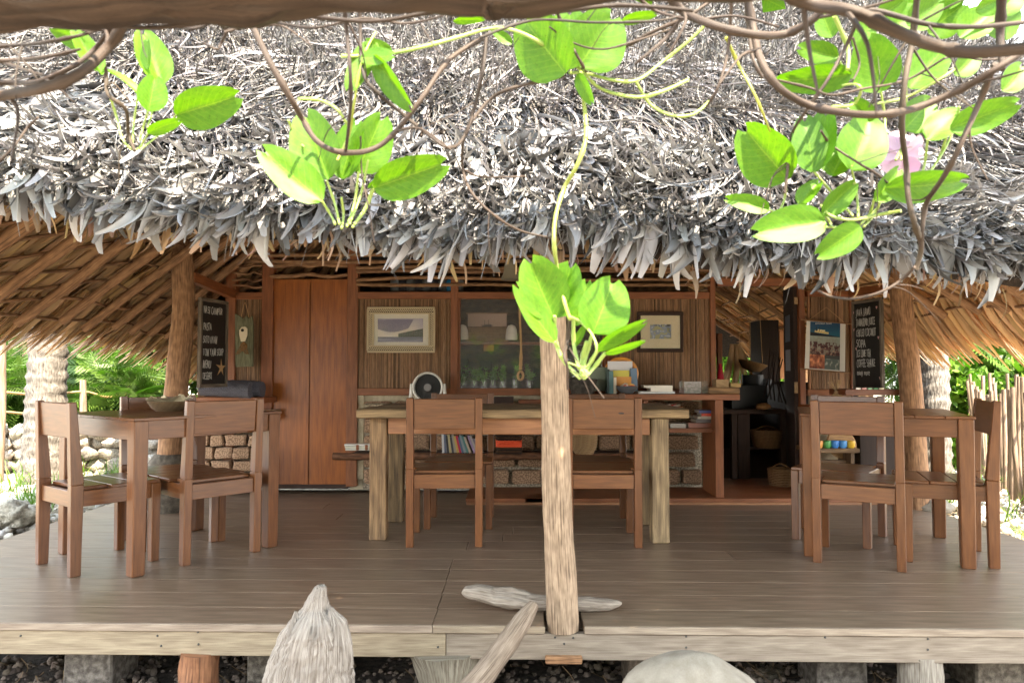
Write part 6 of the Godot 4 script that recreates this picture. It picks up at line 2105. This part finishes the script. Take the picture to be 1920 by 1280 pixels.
	for q in [[612, 338, 636, 420], [672, 322, 650, 425], [603, 376, 628, 420], [702, 352, 660, 426], [700, 345, 664, 420], [690, 300, 655, 420], [640, 370, 640, 428]]: vine(v, [[q[0], q[1]], [(q[0] + q[2]) / 2.0 + 4, (q[1] + q[3]) / 2.0 + 4], [q[2], q[3]]], 1.2, 1.2, 5, 5, gs, "petiole")
	leaf(v, 615, 336, 572, 216, 1.2, 0.74, -0.25)
	leaf(v, 668, 322, 716, 222, 1.23, 0.72, 0.25)
	leaf(v, 640, 335, 668, 232, 1.22, 0.6, -0.4, Color(0.85, 0.9, 0.85))
	leaf(v, 603, 376, 497, 289, 1.18, 0.55, 0.3)
	leaf(v, 701, 353, 829, 304, 1.18, 0.56, 0.15)
	leaf(v, 690, 352, 715, 330, 1.2, 0.4, 0.4)
	leaf(v, 700, 76, 664, 172, 1.12, 0.5, 0.5, Color(1.5, 0.95, 0.4))
	leaf(v, 735, 100, 688, 78, 1.12, 0.5, 0.2, Color(1.4, 0.95, 0.4))
	leaf(v, 676, 108, 738, 112, 1.1, 0.62, -0.6, Color(0.95, 1.0, 1.5))
	leaf(v, 700, 105, 772, 198, 1.1, 0.42, 0.7, Color(0.9, 0.95, 0.95))
	# upper middle and the long hanging shoot
	v = thing("climbing_vine", "long green shoot hanging before the middle pole with a big leaf cluster", "vine", P(1060, 600, 1.15))
	vine(v, [[1088, 125], [1094, 180], [1099, 255], [1082, 310], [1058, 352], [1042, 405], [1039, 455], [1046, 510], [1058, 565], [1069, 598]], 1.2, 1.12, 9, 8, gs, "shoot", Color(0.85, 0.75, 0.6))
	vine(v, [[1069, 598], [1064, 640], [1058, 665], [1064, 690], [1064, 730]], 1.12, 1.12, 9, 4, bark, "shoot")
	vine(v, [[1066, 592], [1090, 605], [1112, 630], [1118, 660], [1098, 688], [1066, 680]], 1.12, 1.1, 6, 4, gs, "tendril")
	for q in [[1040, 640, 1088, 708], [1040, 592, 1052, 670], [1112, 622, 1092, 706], [1122, 654, 1094, 704], [1135, 662, 1096, 708], [1075, 595, 1086, 690], [1100, 640, 1090, 700]]: vine(v, [[q[0], q[1]], [(q[0] + q[2]) / 2.0 - 4, (q[1] + q[3]) / 2.0 + 6], [q[2], q[3]]], 1.14, 1.14, 8, 9, gs, "petiole", Color(1.2, 1.2, 1.1))
	leaf(v, 1041, 640, 961, 550, 1.14, 0.42, 0.5)
	leaf(v, 1038, 595, 990, 496, 1.15, 0.85, 0.25)
	leaf(v, 1042, 594, 1072, 502, 1.16, 0.82, -0.25, Color(0.9, 0.95, 0.9))
	leaf(v, 1112, 624, 1152, 528, 1.12, 0.95, 0.2, Color(0.95, 1, 0.9))
	leaf(v, 1080, 610, 1100, 530, 1.18, 0.6, -0.3)
	leaf(v, 1118, 656, 1200, 598, 1.12, 0.5, 1.0, Color(1.2, 1.2, 1.2), 0.0, 0.1)  # brighter tint paints a white glare on the leaf
	leaf(v, 1134, 662, 1205, 640, 1.1, 0.4, 1.1, Color(1.2, 1.2, 1.2), 0.0, 0.1)
	leaf(v, 1075, 650, 1095, 610, 1.16, 0.35, 0.2)
	leaf(v, 1060, 138, 984, 40, 1.15, 0.95, -0.3)
	leaf(v, 1086, 124, 1146, 34, 1.16, 1.05, 0.2, Color(1.02, 1.0, 0.9))
	leaf(v, 1066, 130, 1068, 30, 1.18, 0.9, 0.0)
	leaf(v, 1084, 138, 1108, 192, 1.16, 0.5, 0.5, Color(0.9, 0.95, 0.8))
	leaf(v, 960, 82, 925, 60, 1.2, 0.5, 0.3)
	leaf(v, 1165, 40, 1222, 20, 1.2, 0.4, 0.5)
	leaf(v, 850, 40, 905, 30, 1.2, 0.3, 0.5)
	vine(v, [[1068, 136], [1100, 138], [1150, 150], [1195, 150], [1240, 118], [1290, 78], [1330, 40]], 1.18, 1.2, 7, 6, gs)
	vine(v, [[1092, 130], [1125, 165], [1190, 182], [1240, 172], [1290, 150]], 1.18, 1.2, 6, 8, gs)
	vine(v, [[1192, 152], [1220, 195], [1260, 216], [1300, 214], [1330, 190]], 1.2, 1.22, 6, 6, gs)
	vine(v, [[1032, -10], [1060, 60], [1080, 100], [1100, 135]], 1.1, 1.18, 7, 6, bark)
	vine(v, [[1090, 128], [1150, 100], [1220, 62], [1290, 30], [1350, -10]], 1.18, 1.1, 9, 7, bark)
	vine(v, [[1290, 15], [1250, 70], [1215, 100], [1190, 120]], 1.1, 1.1, 10, 5, bark, "branch", Color(0.8, 0.75, 0.75))
	vine(v, [[1030, 50], [1075, 80], [1130, 92], [1200, 74], [1270, 50]], 1.12, 1.12, 4, 4, bark)
	vine(v, [[900, 70], [1000, 38], [1120, 42], [1240, 38], [1300, 20]], 1.0, 1.0, 6, 5, bark, "branch", Color(0.6, 0.6, 0.6))
	# right tangle
	v = thing("climbing_vine", "dense vine tangle with many leaves at the upper right", "vine", P(1640, 300, 1.2))
	vine(v, [[1240, -30], [1280, 20], [1340, 48], [1410, 64], [1470, 64], [1520, 40], [1560, 0]], 0.95, 0.95, 19, 16, bark)
	vine(v, [[1440, -30], [1520, 8], [1600, 22], [1680, 58], [1760, 88], [1840, 98], [1960, 86]], 0.85, 0.82, 28, 26, bark)
	vine(v, [[1400, -20], [1412, 50], [1428, 115], [1462, 165], [1520, 198], [1590, 212], [1660, 214], [1730, 198], [1800, 168], [1870, 128], [1960, 70]], 1.05, 0.95, 17, 15, bark)
	vine(v, [[1722, -20], [1712, 70], [1696, 160], [1692, 240], [1700, 310], [1704, 370], [1716, 420], [1728, 462], [1718, 505]], 1.05, 1.2, 13, 11, bark, "branch", Color(0.9, 0.95, 0.75))
	vine(v, [[1868, 120], [1838, 190], [1800, 275], [1768, 335], [1738, 380], [1730, 430], [1728, 462]], 1.0, 1.2, 13, 9, bark)
	vine(v, [[1608, 40], [1585, 90], [1552, 150], [1510, 210], [1484, 255], [1478, 310], [1472, 362]], 1.1, 1.2, 8, 6, bark)
	vine(v, [[1362, 70], [1385, 120], [1412, 170], [1432, 215], [1444, 246]], 1.1, 1.15, 7, 4, gs, "branch", Color(1.2, 0.8, 0.5))
	vine(v, [[1540, 245], [1560, 272], [1610, 305], [1650, 330], [1684, 362]], 1.15, 1.2, 5, 5, bark)
	vine(v, [[1372, 0], [1366, 90], [1348, 160], [1325, 200]], 1.05, 1.1, 8, 5, bark)
	vine(v, [[1398, -10], [1405, 60], [1412, 110], [1430, 145]], 1.1, 1.1, 9, 6, bark, "branch", Color(0.8, 0.8, 0.8))
	vine(v, [[1560, 25], [1640, 20], [1740, 45], [1830, 50], [1940, 40]], 0.95, 0.95, 12, 10, bark, "branch", Color(0.8, 0.8, 0.8))
	vine(v, [[1880, -20], [1876, 60], [1880, 130]], 0.95, 0.98, 22, 12, bark, "branch", Color(0.75, 0.7, 0.7))
	vine(v, [[1600, 70], [1612, 120], [1600, 150]], 1.1, 1.1, 5, 4, bark)
	vine(v, [[1460, 150], [1520, 165], [1560, 178], [1620, 166], [1700, 150], [1770, 110]], 1.1, 1.1, 5, 5, bark)
	vine(v, [[1770, 110], [1800, 104], [1840, 112], [1900, 108]], 1.05, 1.05, 5, 4, bark)
	vine(v, [[1535, 545], [1560, 556], [1600, 560], [1650, 548], [1690, 525], [1716, 500]], 1.3, 1.2, 5, 6, bark, "tendril", Color(1.7, 1.6, 1.4))
	vine(v, [[1560, 200], [1600, 196], [1615, 170], [1605, 158], [1580, 160]], 1.12, 1.12, 6, 5, gs, "tendril")
	vine(v, [[1640, 195], [1700, 182], [1760, 150], [1790, 130]], 1.12, 1.12, 5, 5, gs)
	vine(v, [[1565, 30], [1590, 90], [1590, 130]], 1.12, 1.14, 9, 8, gs)
	vine(v, [[1690, 395], [1650, 402], [1600, 412], [1560, 405], [1540, 385]], 1.2, 1.2, 7, 5, gs)
	for q in [[1475, 335, 1460, 400], [1525, 320, 1600, 405], [1596, 310, 1610, 408], [1440, 392, 1470, 395], [1545, 425, 1600, 415], [1545, 398, 1560, 425], [1660, 355, 1625, 412], [1695, 240, 1680, 300], [1780, 240, 1740, 330], [1570, 105, 1590, 150], [1596, 140, 1610, 165], [1650, 160, 1660, 260], [1700, 160, 1690, 300], [1740, 260, 1720, 350], [1640, 372, 1615, 420], [1655, 365, 1620, 425], [1800, 200, 1760, 300]]: vine(v, [[q[0], q[1]], [(q[0] + q[2]) / 2.0 + 4, (q[1] + q[3]) / 2.0 + 5], [q[2], q[3]]], 1.2, 1.22, 5, 5, gs, "petiole")
	leaf(v, 1478, 336, 1398, 244, 1.2, 0.82, -0.2)
	leaf(v, 1526, 322, 1512, 222, 1.18, 0.72, 0.35, Color(0.75, 0.85, 1.0))
	leaf(v, 1528, 322, 1556, 222, 1.19, 0.66, -0.45, Color(0.75, 0.85, 1.0))
	leaf(v, 1596, 318, 1640, 218, 1.2, 0.85, 0.2, Color(0.9, 0.95, 0.95))
	leaf(v, 1560, 330, 1590, 262, 1.22, 0.8, -0.3)
	leaf(v, 1442, 393, 1369, 370, 1.18, 0.45, 0.3)
	leaf(v, 1548, 414, 1419, 436, 1.15, 0.56, 0.3, Color(0.88, 0.94, 0.85))
	leaf(v, 1614, 425, 1540, 476, 1.16, 0.6, -0.2, Color(0.9, 0.95, 0.85))
	leaf(v, 1542, 402, 1596, 346, 1.2, 0.55, 0.3)
	leaf(v, 1500, 385, 1535, 335, 1.2, 0.6, -0.4)
	leaf(v, 1660, 352, 1818, 346, 1.17, 0.4, 0.3, Color(0.95, 1.0, 0.9))
	leaf(v, 1640, 375, 1690, 318, 1.19, 0.6, 0.5)
	leaf(v, 1572, 106, 1494, 94, 1.16, 0.55, 0.2, Color(1.5, 1.0, 0.75))
	leaf(v, 1597, 140, 1466, 156, 1.16, 0.42, -0.3, Color(0.9, 0.95, 0.9))
	leaf(v, 1654, 172, 1624, 80, 1.18, 0.9, 0.2)
	leaf(v, 1705, 165, 1768, 96, 1.2, 0.75, -0.2, Color(0.95, 1, 0.9))
	leaf(v, 1696, 242, 1752, 186, 1.22, 0.8, 0.2)
	leaf(v, 1782, 242, 1882, 198, 1.16, 0.52, 0.2)
	leaf(v, 1740, 262, 1800, 200, 1.2, 0.65, -0.3)
	leaf(v, 1600, 90, 1640, 40, 1.2, 0.8, 0.4)
	leaf(v, 1560, 70, 1540, 20, 1.22, 0.8, 0.2)
	leaf(v, 1640, 40, 1690, 0, 1.2, 0.7, 0.4)
	leaf(v, 1700, 45, 1760, 5, 1.2, 0.8, 0.2)
	leaf(v, 1790, 140, 1836, 96, 1.2, 0.7, 0.3)
	leaf(v, 1830, 20, 1886, -10, 1.2, 0.6, 0.3)
	leaf(v, 1636, 240, 1600, 190, 1.24, 0.7, 0.3)
	leaf(v, 1660, 60, 1720, 20, 1.22, 0.8, -0.3)
	leaf(v, 1740, 60, 1800, 10, 1.24, 0.85, 0.3)
	leaf(v, 1800, 70, 1860, 20, 1.22, 0.8, -0.2)
	leaf(v, 1850, 60, 1915, 15, 1.24, 0.85, 0.3)
	leaf(v, 1760, 20, 1790, -40, 1.24, 0.9, 0.0)
	leaf(v, 1870, 30, 1900, -40, 1.22, 0.9, 0.3)
	leaf(v, 1690, 30, 1700, -40, 1.25, 0.9, -0.2)
	leaf(v, 1880, 170, 1925, 120, 1.22, 0.7, 0.3)
	# flower
	for k in 5:
		var t := TAU * k / 5
		leaf(v, 1690, 292, 1690 + cos(t) * 42, 290 + sin(t) * 38, 1.24, 1.1, 0.3, Color(1, 1, 1), 0.03, 0.1, M.petal, "petal")

	# poles and leaf strip added out of view to shade the deck front
	var pg := thing("added_canopy", "vine leaves added over the pergola, out of view, shading the deck front", "vine", Vector3(0, 2.4, -2.0))
	for z in [-2.3, -1.75, -1.2]:
		b = mb(Color(0.9, 0.85, 0.8))
		sp = smooth_pts([Vector3(-3.4, 2.36, z), Vector3(-1, 2.4, z + 0.03), Vector3(1.2, 2.38, z - 0.02), Vector3(3.6, 2.4, z)], 6)
		b.tube(sp, radii(sp.size(), 0.035, 0.03), 10, 0.1, noise)
		partw("pole", b, bark, pg)
	var lb := MB.new()
	lb.quad(Vector3.ZERO, Vector3(0.04, 0.05, 0.012), Vector3(0, 0.1, 0), Vector3(-0.04, 0.05, 0.012), Vector2(0.5, 0), Vector2(1, 0.5), Vector2(0.5, 1), Vector2(0, 0.5))
	var lm := lb.mesh()
	var xf := []
	var cols := []
	for i in 20000:
		var p := Vector3(rng.randf_range(-3.4, 3.6), 2.43 + rng.randfn(0, 0.06), rng.randf_range(-2.4, -0.95)) - pg.position
		xf.append(Transform3D(Basis(Vector3.UP, rng.randf() * TAU) * Basis(Vector3.RIGHT, PI / 2 + rng.randfn(0, 0.5)).scaled_local(Vector3.ONE * rng.randf_range(0.7, 1.3)), p))
		cols.append(grey(0.7, 1.1))
	scatter("leaves", lm, M.vine_leaf, xf, cols, pg)

func _ready() -> void:
	rng.seed = 4711
	noise.seed = 9
	noise.frequency = 0.02
	noise.fractal_octaves = 2
	var cam := Camera3D.new()
	cam.name = "camera"
	cam.position = Vector3(0, EYE, 0)
	cam.rotation.x = PITCH
	cam.fov = 2.0 * rad_to_deg(atan(640.0 / F))
	cam.near = 0.05
	cam.far = 200.0
	var at := CameraAttributesPhysical.new()
	at.frustum_focal_length = 12.0 / (640.0 / F)
	at.exposure_aperture = 8.0
	at.frustum_focus_distance = 4.8
	at.frustum_near = 0.05
	at.frustum_far = 200.0
	cam.attributes = at
	add_child(cam)
	cam.current = true
	var we := WorldEnvironment.new()
	we.name = "environment"
	var e := Environment.new()
	e.background_mode = Environment.BG_SKY
	var sky := Sky.new()
	var sm := ProceduralSkyMaterial.new()
	sm.sky_top_color = Color(0.64, 0.69, 0.74)
	sm.sky_horizon_color = Color(0.93, 0.91, 0.87)
	sm.ground_bottom_color = Color(0.45, 0.42, 0.38)
	sm.ground_horizon_color = Color(0.7, 0.7, 0.68)
	sm.sky_curve = 0.2
	sky.sky_material = sm
	e.sky = sky
	e.background_energy_multiplier = 1.5
	e.tonemap_mode = Environment.TONE_MAPPER_LINEAR
	e.tonemap_exposure = 9.3
	e.sdfgi_enabled = true
	e.ssao_enabled = true
	e.ssil_enabled = true
	we.environment = e
	add_child(we)
	var sun := DirectionalLight3D.new()
	sun.name = "sun"
	sun.light_energy = 1.1
	sun.light_angular_distance = 0.55
	sun.light_color = Color(1.0, 0.93, 0.82)
	sun.shadow_enabled = true
	add_child(sun)
	var to_sun := Vector3(0.24, 0.82, 0.42).normalized()
	sun.look_at_from_position(to_sun * 10.0, Vector3.ZERO, Vector3.UP)
	make_materials()
	build_ground()
	build_deck()
	build_roof()
	build_wall()
	build_outside()
	build_furniture()
	build_items()
	build_kitchen()
	build_foreground()
	build_vines()
